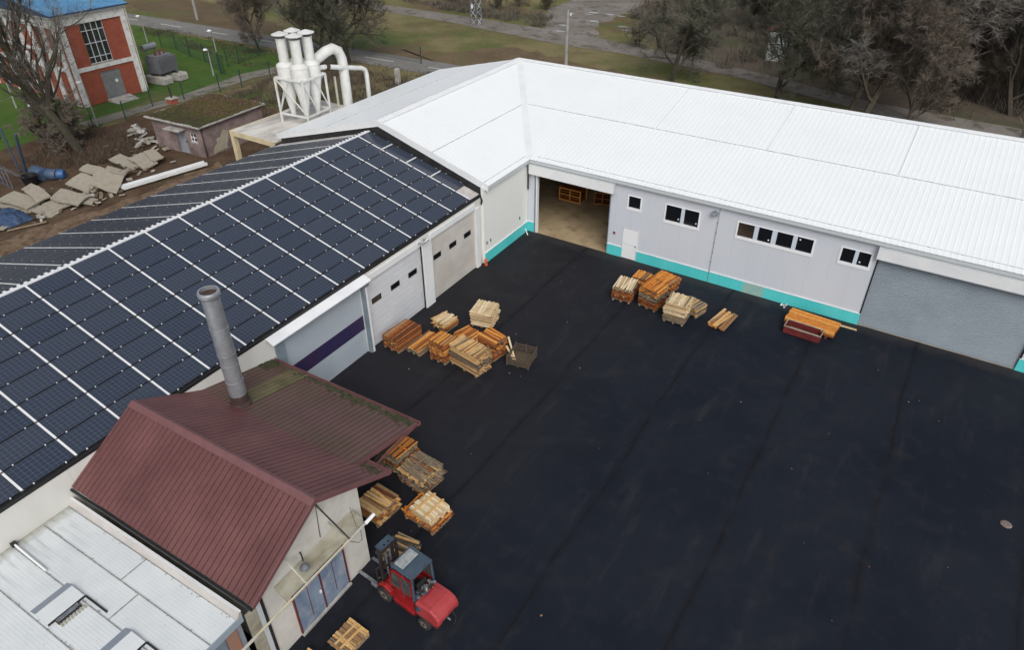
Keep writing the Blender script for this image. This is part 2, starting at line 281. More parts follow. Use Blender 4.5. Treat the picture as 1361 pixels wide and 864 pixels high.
# ------------------------------------------------------------ mesh builder
ID = Matrix.Identity(4)
LF = Matrix.Rotation(PHI, 4, 'Z')               # frame of the left wing
class MB:
    def __init__(s, frame=ID): s.v = []; s.f = []; s.mi = []; s.mats = []; s.uv = {}; s.fr = frame
    def mat(s, m):
        if m not in s.mats: s.mats.append(m)
        return s.mats.index(m)
    def face(s, pts, m, uv=None):
        n = len(s.v); s.v += [Vector(p) for p in pts]; s.f.append(list(range(n, n+len(pts)))); s.mi.append(s.mat(m))
        if uv: s.uv[len(s.f)-1] = uv
        return s
    def mesh(s, vs, fs, m):
        n = len(s.v); s.v += [Vector(p) for p in vs]; k = s.mat(m)
        for f in fs: s.f.append([n+i for i in f]); s.mi.append(k)
        return s
    def hexa(s, p, m):   # 8 points: bottom 4 ccw, top 4 ccw
        return s.mesh(p, [(3, 2, 1, 0), (4, 5, 6, 7), (0, 1, 5, 4), (1, 2, 6, 5), (2, 3, 7, 6), (3, 0, 4, 7)], m)
    def box(s, x0, x1, y0, y1, z0, z1, m):
        return s.hexa([(x0, y0, z0), (x1, y0, z0), (x1, y1, z0), (x0, y1, z0), (x0, y0, z1), (x1, y0, z1), (x1, y1, z1), (x0, y1, z1)], m)
    def obox(s, c, size, rz, m, tilt=0, roll=0):
        mt = Matrix.Translation(c) @ Matrix.Rotation(rz, 4, 'Z') @ Matrix.Rotation(tilt, 4, 'Y') @ Matrix.Rotation(roll, 4, 'X')
        hx, hy, hz = [q/2 for q in size]
        P = [mt @ Vector(q) for q in ((-hx, -hy, -hz), (hx, -hy, -hz), (hx, hy, -hz), (-hx, hy, -hz), (-hx, -hy, hz), (hx, -hy, hz), (hx, hy, hz), (-hx, hy, hz))]
        return s.hexa(P, m)
    def tube(s, p0, p1, r0, m, r1=None, n=10, caps=True):
        p0, p1 = Vector(p0), Vector(p1); r1 = r0 if r1 is None else r1
        d = (p1-p0).normalized(); a = d.orthogonal().normalized(); b = d.cross(a)
        vs = [p0+(a*math.cos(t)+b*math.sin(t))*r0 for t in [2*math.pi*i/n for i in range(n)]] + [p1+(a*math.cos(t)+b*math.sin(t))*r1 for t in [2*math.pi*i/n for i in range(n)]]
        fs = [(i, (i+1) % n, n+(i+1) % n, n+i) for i in range(n)]
        if caps: fs += [tuple(range(n-1, -1, -1)), tuple(range(n, 2*n))]
        return s.mesh(vs, fs, m)
    def path(s, pts, r, m, n=10):
        pts = [Vector(p) for p in pts]; k = len(pts); rings = []
        a = None; rr = r if isinstance(r, (list, tuple)) else [r]*k
        for i, p in enumerate(pts):
            d = (pts[min(i+1, k-1)]-pts[max(i-1, 0)]).normalized()
            a = d.orthogonal().normalized() if a is None else (a-d*a.dot(d)).normalized()
            b = d.cross(a); rings.append([p+(a*math.cos(t)+b*math.sin(t))*rr[i] for t in [2*math.pi*j/n for j in range(n)]])
        vs = [v for g in rings for v in g]
        fs = [(i*n+j, i*n+(j+1) % n, (i+1)*n+(j+1) % n, (i+1)*n+j) for i in range(k-1) for j in range(n)]
        fs += [tuple(range(n-1, -1, -1)), tuple(range((k-1)*n, k*n))]
        return s.mesh(vs, fs, m)
    def lathe(s, c, prof, m, n=20):
        c = Vector(c); vs = []
        for r, z in prof: vs += [c+Vector((r*math.cos(2*math.pi*i/n), r*math.sin(2*math.pi*i/n), z)) for i in range(n)]
        fs = [(k*n+i, k*n+(i+1) % n, (k+1)*n+(i+1) % n, (k+1)*n+i) for k in range(len(prof)-1) for i in range(n)]
        fs += [tuple(range(n-1, -1, -1)), tuple(range((len(prof)-1)*n, len(prof)*n))]
        return s.mesh(vs, fs, m)
    def prism(s, poly, z0, z1, m):
        n = len(poly); vs = [(p[0], p[1], z0) for p in poly]+[(p[0], p[1], z1) for p in poly]
        return s.mesh(vs, [tuple(range(n-1, -1, -1)), tuple(range(n, 2*n))]+[(i, (i+1) % n, n+(i+1) % n, n+i) for i in range(n)], m)
    def extr(s, prof, y0, y1, m):   # profile in xz, extruded along y
        n = len(prof); vs = [(p[0], y0, p[1]) for p in prof]+[(p[0], y1, p[1]) for p in prof]
        return s.mesh(vs, [tuple(range(n)), tuple(range(2*n-1, n-1, -1))]+[(i, n+i, n+(i+1) % n, (i+1) % n) for i in range(n)], m)
    def build(s, name, parent=None, smooth=False, bevel=0):
        me = bpy.data.meshes.new(name); inv = ID
        if parent is not None: inv = WM[parent.name].inverted()
        mt = inv @ s.fr
        me.from_pydata([mt @ v for v in s.v], [], s.f)
        for m_ in s.mats: me.materials.append(m_)
        me.polygons.foreach_set('material_index', s.mi)
        if s.uv:
            ul = me.uv_layers.new(name='UVMap')
            for fi, uv in s.uv.items():
                for li, q in zip(me.polygons[fi].loop_indices, uv): ul.data[li].uv = q
        if smooth:
            me.polygons.foreach_set('use_smooth', [True]*len(me.polygons))
            me.set_sharp_from_angle(angle=R(40))
        me.update()
        o = bpy.data.objects.new(name, me); COL.objects.link(o)
        if parent is not None: o.parent = parent; WM[o.name] = WM[parent.name].copy()
        else: WM[o.name] = ID.copy()
        if bevel:
            bm = o.modifiers.new('bevel', 'BEVEL'); bm.width = bevel; bm.segments = 2; bm.limit_method = 'ANGLE'; bm.angle_limit = R(35)
        return o
WM = {}
def thing(name, loc, rz=0, label=None, cat=None, group=None):
    o = bpy.data.objects.new(name, None); COL.objects.link(o); o.location = loc; o.rotation_euler = (0, 0, rz); o.empty_display_size = .2
    WM[o.name] = Matrix.Translation(loc) @ Matrix.Rotation(rz, 4, 'Z')
    tag(o, label, cat, group); return o
def tag(o, label=None, cat=None, group=None, kind=None):
    if label: o['label'] = label
    if cat: o['category'] = cat
    if group: o['group'] = group
    if kind: o['kind'] = kind
    return o
def kids(o): return [c for c in CH if c.parent == o]
def copy_tree(o, parent=None):
    c = o.copy(); COL.objects.link(c)
    if parent is not None: c.parent = parent
    for ch in [q for q in bpy.data.objects if q.parent == o]: copy_tree(ch, c)
    return c
def jag(pts, amp=.4, step=1.2, seed=1):
    r = random.Random(seed); out = []
    for i in range(len(pts)):
        a, b = Vector(pts[i][:2]), Vector(pts[(i+1) % len(pts)][:2]); n = max(1, int((b-a).length/step))
        for k in range(n):
            p = a.lerp(b, k/n); out.append((p.x+r.uniform(-amp, amp), p.y+r.uniform(-amp, amp)))
    return out
def sheet(name, pts, z, m, kind='structure'):
    o = MB().face([(p[0], p[1], z) for p in pts], m).build(name); tag(o, kind=kind)
    return o

def corr(mb, base, du, dv, nrm, t0, t1, lo, hi, m, prof, groove=None):
    """ribbed sheet. base + du*t + dv*s + nrm*h ; prof = list of (offset, height) in one period, last offset = period"""
    per = prof[-1][0]; T = []
    k = math.floor(t0/per)
    while k*per < t1:
        for off, h in prof[:-1]:
            t = k*per+off
            if t0 < t < t1: T.append((t, h))
        k += 1
    T = [(t0, prof[0][1])]+T+[(t1, prof[0][1])]
    vs = []; fs = []
    for t, h in T:
        a, b = lo(t), hi(t)
        vs += [base+du*t+dv*a+nrm*h, base+du*t+dv*b+nrm*h]
    for i in range(len(T)-1): fs.append((2*i, 2*i+2, 2*i+3, 2*i+1))
    if groove is None: mb.mesh(vs, fs, m)
    else:
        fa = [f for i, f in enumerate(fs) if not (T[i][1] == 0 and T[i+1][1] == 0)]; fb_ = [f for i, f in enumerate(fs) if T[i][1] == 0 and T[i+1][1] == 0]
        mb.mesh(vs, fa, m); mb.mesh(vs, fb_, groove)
RIBW = [(0, 0), (.15, 0), (.20, .008), (.23, .008), (.28, 0)]
RIBB = [(0, .024), (.175, .024), (.183, 0), (.212, 0), (.22, .024)]
RIBF = [(0, 0), (.06, 0), (.07, .0022), (.09, .0022), (.10, 0)]

def wall(mb, o, du, L, H, holes, th, m):
    """upright wall with rectangular holes; o start, du unit along, outward normal = du x z ... thickness goes inward"""
    o = Vector(o); du = Vector(du); up = Vector((0, 0, 1)); inn = up.cross(du)
    us = sorted({0, L} | {h[0] for h in holes} | {h[1] for h in holes}); zs = sorted({0, H} | {h[2] for h in holes} | {h[3] for h in holes})
    us = [u for u in us if 0 <= u <= L]; zs = [z for z in zs if 0 <= z <= H]
    def solid(i, j):
        if i < 0 or j < 0 or i >= len(us)-1 or j >= len(zs)-1: return False
        u, z = (us[i]+us[i+1])/2, (zs[j]+zs[j+1])/2
        return not any(h[0] < u < h[1] and h[2] < z < h[3] for h in holes)
    P = lambda u, z, d: o+du*u+up*z+inn*d
    for i in range(len(us)-1):
        for j in range(len(zs)-1):
            if not solid(i, j): continue
            u0, u1, z0, z1 = us[i], us[i+1], zs[j], zs[j+1]
            mb.face([P(u0, z0, 0), P(u1, z0, 0), P(u1, z1, 0), P(u0, z1, 0)], m)
            mb.face([P(u0, z0, th), P(u0, z1, th), P(u1, z1, th), P(u1, z0, th)], m)
            if not solid(i-1, j): mb.face([P(u0, z0, 0), P(u0, z1, 0), P(u0, z1, th), P(u0, z0, th)], m)
            if not solid(i+1, j): mb.face([P(u1, z0, 0), P(u1, z0, th), P(u1, z1, th), P(u1, z1, 0)], m)
            if not solid(i, j-1): mb.face([P(u0, z0, 0), P(u0, z0, th), P(u1, z0, th), P(u1, z0, 0)], m)
            if not solid(i, j+1): mb.face([P(u0, z1, 0), P(u1, z1, 0), P(u1, z1, th), P(u0, z1, th)], m)

# ------------------------------------------------------------ ground
GSZ = 900
sheet('ground', [(-GSZ, -GSZ), (GSZ, -GSZ), (GSZ, GSZ), (-GSZ, GSZ)], -.05, GRASS)
sheet('asphalt_yard', [(-2, -60), (60, -60), (60, .3), (-2, .3)], 0, ASPH)
g2 = lambda *p: [tuple(G(x, y)[:2]) for x, y in p]
sheet('lawn', jag(g2((-60, 100), (60, 108), (110, 145), (190, 112), (205, 122), (120, 175), (60, 182), (0, 205), (-80, 215)), .2, .8, 3), -.035, LAWN)
sheet('lawn', jag(g2((172, 28), (230, 43), (330, 63), (400, 80), (430, 90), (380, 97), (325, 97), (300, 112), (240, 126), (200, 118), (185, 70)), .2, .8, 13), -.034, LAWN)
sheet('lawn', jag(g2((235, 145), (300, 130), (345, 116), (350, 124), (310, 140), (240, 158)), .15, .6, 14), -.019, LAWN)
sheet('bare_soil', jag(g2((0, 198), (90, 172), (150, 165), (200, 150), (330, 118), (370, 150), (420, 190), (330, 300), (0, 420), (-150, 520), (-200, 300)), .5, 1.2, 5), -.027, SOIL)
sheet('earth_strip', jag(g2((0, 320), (150, 272), (290, 215), (300, 240), (120, 330), (0, 390), (-60, 430), (-60, 345)), .35, .9, 6), -.015, DIRTP)
sheet('woodland_floor', jag(g2((820, -30), (850, 30), (885, 75), (1010, 112), (1361, 200), (1500, 230), (1700, 60), (1500, -100), (900, -120)), .9, 2.5, 8), -.04, WOODF)
sheet('ploughed_strip', jag(g2((170, 5), (215, 22), (330, 50), (420, 55), (340, 20), (250, -5)), .5, 1.5, 9), -.036, ground_mat('dry_verge', [(.15, .11, .07), (.11, .085, .05), (.12, .12, .05)], [(.3, .42, .6), (.15, .5, .6)], bscale=5))
sheet('brown_field_edge', jag(g2((520, 62), (600, 70), (690, 62), (760, 80), (850, 100), (880, 130), (700, 110), (560, 90)), .8, 1.5, 12), -.041, ground_mat('dead_grass', [(.17, .125, .075), (.12, .085, .055), (.15, .14, .06)], [(.3, .42, .6), (.15, .5, .62)], bscale=4))
def ribbon(name, mid, wd, z, m, kind='structure'):
    pts = [Vector((p[0], p[1])) for p in mid]; L = []; Rr = []
    for i, p in enumerate(pts):
        d = (pts[min(i+1, len(pts)-1)]-pts[max(0, i-1)]).normalized(); n = Vector((-d.y, d.x)); ww = wd[i] if isinstance(wd, list) else wd
        L.append(p+n*ww/2); Rr.append(p-n*ww/2)
    mb = MB()
    for i in range(len(pts)-1): mb.face([(*L[i], z), (*Rr[i], z), (*Rr[i+1], z), (*L[i+1], z)], m)
    return tag(mb.build(name), kind=kind)
RD0, RD1 = Vector((-78, 25.6)), Vector((-29.2, 27.7))
rdir = (RD1-RD0).normalized()
def rd(t, off=0): p = RD0+rdir*t; n = Vector((-rdir.y, rdir.x)); return p+n*off
ribbon('road', [rd(-120), rd(0), rd(49), rd(90, -4), rd(140, -14)], 4.6, -.012, ROADM)
mbp = MB()
for k in range(-12, 14):
    a, b = rd(k*9+3.2, -.06), rd(k*9+7.4, -.06); n = Vector((-rdir.y, rdir.x))*.07
    mbp.face([(*(a-n), -.004), (*(b-n), -.004), (*(b+n), -.004), (*(a+n), -.004)], PAINT)
tag(mbp.build('road_markings'), kind='structure')
ribbon('dirt_track', jag(g2((380, -12), (500, 8), (610, 25), (760, 52), (840, 66), (1000, 100), (1150, 140), (1361, 182), (1500, 210)), 0, 999), [3.4, 3.6, 4.2, 6, 4.2, 3.2, 3, 4.5, 5], -.02, TRACK)
sheet('gravel_clearing', jag(g2((725, 42), (800, 58), (790, 35), (850, 8), (870, -20), (780, -10), (720, 18)), .6, 1.5, 10), -.028, TRACK)
ribbon('path', jag(g2((110, 166), (160, 152), (240, 131), (330, 100), (400, 86), (440, 78)), 0, 999), [1.8, 1.8, 1.8, 2.2, 3, 3], -.01, PATHM)
mbp = MB(); r = random.Random(4); PUD = M('puddle_water', (.30, .31, .31), rough=.08)
for _ in range(14):
    c = G(r.uniform(730, 850), r.uniform(12, 58)); q = [(c.x+math.cos(t)*r.uniform(.3, .9)*1.3, c.y+math.sin(t)*r.uniform(.2, .5), -.008) for t in [i*math.pi/4 for i in range(8)]]
    mbp.face(q, PUD)
tag(mbp.build('puddles'), kind='structure')

# ------------------------------------------------------------ white L-shaped hall
EZ, EO, RZ, RY, HX = 4.916, .249, 7.313, 11.158, -7.632
XE = 44.0
hall = thing('workshop_hall', (0, 0, 0), 0, 'white ribbed-roofed L-shaped workshop hall with turquoise plinth and grey walls', 'building')
# grey front wall (y = 0, faces -y)
OPEN = (.58, 5.62, 0, 3.87); WIN = [(6.78, 7.50, 3.34, 4.03), (9.05, 10.95, 3.12, 4.05), (13.13, 16.98, 3.26, 4.05), (18.37, 19.71, 3.30, 4.05)]
DOORH = (6.62, 7.57, 0, 1.97); GAR = (20.07, 27.1, 0, 3.82)
mb = MB(); PH = .66
wall(mb, (0.0, 0, 0), (1, 0, 0), XE, 4.84, [OPEN, DOORH, GAR, (33, 40, 0, 3.82)]+WIN, .16, WALLG)
mb.build('front_wall', hall)
mb = MB(LF)
wall(mb, (0, -5.05, 0), (0, 1, 0), 5.03, 4.84, [], .16, WALLC)
mb.build('yard_wall', hall)
mb = MB()
mb.box(HX, XE, 11.0, 11.15, 0, 7.05, WALLG); mb.extr([(0,0),(0,0)],0,0,WALLG) if 0 else mb.mesh([(XE-.15, .17, 0), (XE-.15, 10.99, 0), (XE-.15, 10.99, 7.1), (XE-.15, .17, 4.84), (XE, .17, 0), (XE, 10.99, 0), (XE, 10.99, 7.1), (XE, .17, 4.84)], [(3, 2, 1, 0), (4, 5, 6, 7), (0, 1, 5, 4), (1, 2, 6, 5), (2, 3, 7, 6), (3, 0, 4, 7)], WALLG)
mb.box(-16.1, -15.95, -5, 12.6, 0, 4.84, WALLC); mb.box(-15.94, HX, 12.0, 12.15, 0, 4.84, WALLC)
mb.build('rear_wall', hall)
# plinth
for a, b in ((.0, OPEN[0]-.07), (OPEN[1]+.03, DOORH[0]), (DOORH[1], 14.02), (15.13, GAR[0]), (GAR[1], 32.9)):
    mb = MB(); mb.box(a, b, -.035, -.003, 0, PH, TEAL); mb.box(a, b, -.05, -.003, PH, PH+.035, TRIMW); mb.build('plinth', hall)
mb = MB(); mb.box(14.02, 15.13, -.035, -.003, 0, PH, TEALF); mb.box(14.02, 15.13, -.05, -.003, PH, PH+.035, TRIMW)
mb.build('plinth', hall)
mb = MB(LF); mb.box(.003, .035, -5.02, -.06, 0, PH, TEAL); mb.box(.003, .05, -5.02, -.06, PH, PH+.035, TRIMW); mb.build('plinth', hall)
# roofs
Z = Vector((0, 0, 1))
def slope_dir(v): v = Vector(v); return v, v.length, v.normalized()
mb = MB()
v, LR, dv = slope_dir((0, RY+EO, RZ-EZ)); du = Vector((1, 0, 0)); nr = du.cross(dv).normalized()
def vall(t):   # valley from (EO,-EO) to (HX,RY)
    f_ = (t-EO)/(HX-EO); return 0 if t >= EO else f_*LR
corr(mb, Vector((0, -EO, EZ)), du, dv, nr, HX+.02, XE, vall, lambda t: LR, ROOFW, RIBW)
rf = mb.build('roof', hall)
mb = MB(LF)
A = LF.inverted() @ Vector((HX, RY, RZ)); Vc = LF.inverted() @ Vector((EO, -EO, EZ))
RXL = A.x; b0 = -4.88
v, LL, dvl = slope_dir((RXL-EO, 0, RZ-EZ)); du = Vector((0, 1, 0)); nl = dvl.cross(du).normalized(); nl = nl if nl.z > 0 else -nl
corr(mb, Vector((EO, 0, EZ)), du, dvl, nl, b0, A.y-.02, lambda t: 0 if t < Vc.y else (t-Vc.y)/(A.y-Vc.y)*LL, lambda t: LL, ROOFW, RIBW)
BX = -16.25
v, LK, dvk = slope_dir((RXL-BX, 0, RZ-EZ)); nk = dvk.cross(du).normalized(); nk = nk if nk.z > 0 else -nk
corr(mb, Vector((BX, 0, EZ)), du, dvk, nk, b0, 13.2, lambda t: 0, lambda t: LK if t < A.y else LK*(1-(t-A.y)/(13.2-A.y)), ROOFW, RIBW)
mb.build('roof', hall)
# ridge caps, valley, seams
mb = MB()
mb.box(HX, XE, RY-.005, RY+.03, RZ-.25, RZ+.05, TRIMW)
def flatstrip(mb, a, b, wd, th, nrm, m):
    a, b = Vector(a), Vector(b); d = (b-a).normalized(); s_ = d.cross(Vector(nrm)).normalized()*wd/2; u = Vector(nrm).normalized()*th
    mb.hexa([a-s_, b-s_, b+s_, a+s_, a-s_+u, b-s_+u, b+s_+u, a+s_+u], m)
for s_, nn in ((-1, nr),):
    flatstrip(mb, (HX, RY-.16, RZ-.0), (XE, RY-.16, RZ-.0), .30, .05, nr, TRIMW)
flatstrip(mb, (EO, -EO, EZ+.01), (HX, RY, RZ+.01), .42, .045, (.1, -.1, 1), TRIMW)
mb.build('ridge_cap', rf)
mb = MB(LF)
flatstrip(mb, (RXL+.17, b0, RZ-.02), (RXL+.17, A.y, RZ-.02), .34, .055, nl, TRIMW)
flatstrip(mb, (RXL-.17, b0, RZ-.02), (RXL-.17, A.y, RZ-.02), .34, .055, nk, TRIMW)
mb.build('ridge_cap', rf)
LINE = M('sheet_lap_shadow_gap', (.36, .38, .39), (.58, .60, .61), scale=6, rough=.7)
mb = MB()
def seam(mb, frame_pts, nrm, m=LINE, wd=.035): flatstrip(mb, *frame_pts, wd, .036, nrm, m)
pt = lambda x_, s_: (x_, -EO+(RY+EO)*s_, EZ+(RZ-EZ)*s_)
seam(mb, (pt(EO+(HX-EO)*.5+.3, .5), pt(XE, .5)), nr); seam(mb, (pt(EO+.35, .035), pt(XE, .035)), nr, LINE, .02)
for xx in (5.8, 12.6, 19.5, 26.4, 33):  # end laps
    seam(mb, (pt(xx, .51), pt(xx, .98)), nr, TRIMG, .012)
mb.build('roof_seam', rf)
mb = MB(LF)
pl = lambda y_, s_: (EO+(RXL-EO)*s_, y_, EZ+(RZ-EZ)*s_)
seam(mb, (pl(b0, .5), pl(Vc.y+(A.y-Vc.y)*.5-.3, .5)), nl); seam(mb, (pl(b0, .045), pl(Vc.y, .045)), nl, LINE, .02)
pk = lambda y_, s_: (BX+(RXL-BX)*s_, y_, EZ+(RZ-EZ)*s_)
seam(mb, (pk(b0, .5), pk(11.5, .5)), nk)
mb.build('roof_seam', rf)
# gutters and fascia
mb = MB()
mb.box(.22, XE, -.21, -.004, 4.68, 4.80, TRIMW); mb.box(.22, XE, -.235, -.21, 4.70, 4.885, TRIMG); mb.box(.25, XE, -.21, -.02, 4.801, 4.82, TRIMG)
mb.build('gutter', hall)
mb = MB(LF)
mb.box(.004, .21, -4.86, -.3, 4.68, 4.80, TRIMW); mb.box(.21, .235, -4.86, -.3, 4.70, 4.885, TRIMG)
mb.build('gutter', hall)
# gable toward the solar hall: white barge board, black membrane wall below
mb = MB(LF)
yb0, yb1 = -4.93, -4.885
for (xa, xb) in ((EO, RXL), (BX, RXL)):
    mb.hexa([(xa, yb0, EZ-.33), (xb, yb0, RZ-.33), (xb, yb1, RZ-.33), (xa, yb1, EZ-.33), (xa, yb0, EZ+.06), (xb, yb0, RZ+.06), (xb, yb1, RZ+.06), (xa, yb1, EZ+.06)], TRIMW)
mb.build('barge_board', hall)
mb = MB(LF)
mb.extr([(-.17, 0), (-.17, 4.8), (RXL, RZ-.06), (-15.9, 4.8), (-15.9, 0)], -4.87, -4.75, DARK)
mb.build('gable_wall', hall)
# roller boxes
def rbox(x0, x1, zb, zt, nm):
    mb = MB(); mb.box(x0, x1, -.30, -.003, zb, zt, TRIMW); mb.box(x1, x1+.02, -.31, -.003, zb+.0, zt+.02, TRIMG); mb.box(x0-.01, x1+.01, -.31, -.003, zt, zt+.025, TRIMG); mb.build(nm, hall, bevel=.01)
rbox(.2, 5.9, 4.0, 4.62, 'shutter_box'); rbox(19.95, 27.3, 4.0, 4.62, 'shutter_box')
mb = MB(); mb.box(.50, .58, -.05, .2, 0, 3.98, FRAMEG); mb.box(.585, .68, -.02, .2, 0, 3.95, TRIMW); mb.box(5.62, 5.66, -.04, .2, 0, 3.98, FRAMEG)
mb.box(.68, 5.62, .02, .14, 3.86, 3.98, DARK); mb.build('door_frame', hall)
mb = MB(LF); mb.path([(.07, -.12, 4.5), (.07, -.12, 2.9)], .05, RUST, 8); mb.build('downpipe', hall)
# roller shutter: slats
def shutter(x0, x1, H):
    mb = MB(); n = int(H/.095); pr = []
    for i in range(n):
        z = i*H/n; h = H/n; pr += [(.09, z), (.055, z+h*.35), (.055, z+h*.65), (.09, z+h*.97)]
    for i in range(len(pr)-1):
        (ya, za), (yb, zb) = pr[i], pr[i+1]; mb.face([(x0, ya, za), (x1, ya, za), (x1, yb, zb), (x0, yb, zb)], SHUTTER)
    mb.box(x0, x1, .03, .10, 0.005, .12, SHUTTER); o = mb.build('roller_shutter', hall)
    for a_ in (x0-.06, x1): mb = MB(); mb.box(a_, a_+.06, -.03, .12, 0, H+.15, BLACK); mb.build('guide_rail', o)
shutter(20.07, 27.1, 3.95); shutter(33, 40, 3.95)
# windows
def hall_window(x0, x1, z0, z1, mull, dots=(), warm=False):
    xs = [x0]+[q for m_ in mull for q in m_]+[x1]
    mb = MB(); o = mb.box(x0-.09, x1+.09, -.03, .10, z0-.16, z0-.001, WFRAME)
    mb.box(x0-.09, x0, -.028, .1, z0, z1, WFRAME); mb.box(x1, x1+.09, -.028, .1, z0, z1, WFRAME); mb.box(x0-.09, x1+.09, -.028, .1, z1, z1+.05, WFRAME)
    for a, b in mull: mb.box(a, b, -.015, .1, z0, z1, WINSIDE)
    fr = mb.build('window', hall)
    mb = MB()
    for i in range(0, len(xs), 2): mb.box(xs[i]+.001, xs[i+1]-.001, .04, .06, z0, z1, GLASS if not (warm and i == 0) else GLASSW)
    mb.build('pane', fr)
    if dots:
        for x_, z_ in dots: mb = MB(); mb.tube((x_, .038, z_), (x_, .02, z_), .04, WFRAME, n=10); mb.build('sticker', fr)
hall_window(*WIN[0], []); hall_window(*WIN[1], [(9.93, 10.12)], [(9.80, 3.32), (10.82, 3.32)])
hall_window(*WIN[2], [(13.98, 14.20), (14.91, 15.16), (15.97, 16.18)], [(14.78, 3.42), (16.32, 3.88)], True)
hall_window(*WIN[3], [(18.97, 19.15)], [(19.28, 3.46)])
mb = MB(); x0, x1, _, zt = DOORH
mb.box(x0, x1, .0, .06, 0.01, zt, WFRAME); mb.box(x0-.03, x0, -.02, .07, 0, zt+.04, TRIMG); mb.box(x1, x1+.03, -.02, .07, 0, zt+.04, TRIMW); mb.box(x0, x1, -.02, .07, zt, zt+.04, TRIMG)
mb.box(x0+.05, x1-.05, -.015, 0, .98, 1.0, TRIMG)
dr = mb.build('side_door', hall)
mb = MB(); mb.box(x1-.16, x1-.06, -.06, -.002, .92, .95, FRAMEG); mb.build('handle', dr)
mb = MB(); mb.box(6.0, 6.1, -.06, -.003, 1.42, 1.54, REDP); mb.box(5.985, 6.115, -.02, -.0035, 1.40, 1.56, FRAMEG); mb.build('fire_call_point', hall)
mb = MB(); mb.box(11.68, 11.98, -.28, -.10, 4.18, 4.36, FRAMEG); mb.box(11.70, 11.96, -.29, -.281, 4.2, 4.34, PERSPEX); mb.tube((11.83, 0, 4.4), (11.83, -.2, 4.36), .02, FRAMEG); mb.build('floodlight', hall)
mb = MB(); mb.tube((12.03, -.055, .02), (12.03, -.055, 4.6), .012, FRAMEG, n=6)
for z_ in (.7, 1.3, 1.9, 2.5, 3.1, 3.7): mb.box(12.005, 12.055, -.075, -.003, z_, z_+.04, FRAMEG)
mb.build('earthing_cable', hall)
mb = MB(LF)
for y_ in (-4.82, -4.42, -1.05): mb.box(.003, .05, y_-.02, y_+.02, 1.20, 1.38, BLACK)
mb.build('wall_bracket', hall)
# hall inside
mb = MB(); mb.box(-15.9, XE-.2, .0, 10.98, -.04, .012, HFLOOR); mb.box(-15.9, -.17, -4.7, 0, -.04, .012, HFLOOR); mb.build('inner_floor', hall)
INW = M('inner_wall', (.30, .24, .17), (.22, .17, .12), scale=.5, rough=.9)
mb = MB(); mb.box(14, 14.15, .2, 10.9, 0, 4.8, INW); mb.build('inner_wall', hall)

# ------------------------------------------------------------ solar hall
SE, SEZ, SR, SRZ = -.265, 4.417, -8.07, 6.60
sol = thing('solar_hall', LF @ Vector((0, -25, 0)), PHI, 'long low hall whose pitched roof is covered in dark solar panels', 'building')
BL = -46.0
mb = MB(LF)
D1 = (-20.22, -15.33); D2 = (-14.93, -10.72); D3 = (-9.93, -5.74)
hl = [(D1[0]-BL, D1[1]-BL, 0, 3.75), (D2[0]-BL, D2[1]-BL, 0, 3.76), (D3[0]-BL, D3[1]-BL, 0, 3.78)]
wall(mb, (-.15, BL, 0), (0, 1, 0), -5.06-BL, 4.28, hl, .14, WALLL)
mb.build('front_wall', sol)
mb = MB(LF); mb.box(-15.85, -15.7, BL, -4.95, 0, 4.2, WALLL); mb.extr([(-.3, 0), (-.3, 4.2), (SR, SRZ-.3), (-15.7, 4.2), (-15.7, 0)], BL, BL+.15, WALLL); mb.build('rear_wall', sol)
mb = MB(LF); mb.box(-15.7, -.3, BL+.2, -4.9, -.03, .01, HFLOOR); mb.build('inner_floor', sol)
mb = MB(LF)
v, LS, dvs = slope_dir((SR-SE, 0, SRZ-SEZ)); du = Vector((0, 1, 0)); ns = dvs.cross(du).normalized(); ns = ns if ns.z > 0 else -ns
corr(mb, Vector((SE+.04, 0, SEZ-.11)), du, dvs, ns, BL, -4.94, lambda t: 0, lambda t: LS, OLDROOF, RIBW)
v, LS2, dvs2 = slope_dir((SR-(-15.95), 0, SRZ-4.40)); ns2 = dvs2.cross(du).normalized(); ns2 = ns2 if ns2.z > 0 else -ns2
corr(mb, Vector((-15.99, 0, 4.29)), du, dvs2, ns2, BL, -4.94, lambda t: 0, lambda t: LS2, OLDROOF, RIBW)
srf = mb.build('roof', sol)
mb = MB(LF)
flatstrip(mb, (SR+.03, BL, SRZ-.02), (SR+.03, -4.95, SRZ-.02), .16, .05, (0, 0, 1), ALU)
k = 0; y = -4.98
while y > BL:
    mb.box(SR-.16, SR-.05, y-.10, y, SRZ-.08, SRZ+.045, DARK); mb.box(SR-.17, SR-.05, y-.26, y-.13, SRZ-.08, SRZ+.03, ALU); y -= .27  # black blocks stand in for the shading in the ridge corrugation
mb.build('ridge_cap', srf)
mb = MB(LF); mb.box(SE+.035, SE+.13, BL, -4.7, SEZ-.16, SEZ-.04, BLACK); mb.box(SE+.005, SE+.035, BL, -4.95, SEZ-.20, SEZ-.02, BLACK)
mb.path([(-.15, -5.12, 4.3), (-.05, -5.12, 4.1), (-.10, -5.12, 3.85)], .05, BLACK, 8); mb.build('gutter', sol)
mb = MB(LF); mb.box(-16.08, -15.98, BL, -4.9, 4.2, 4.32, BLACK); mb.build('gutter', sol)
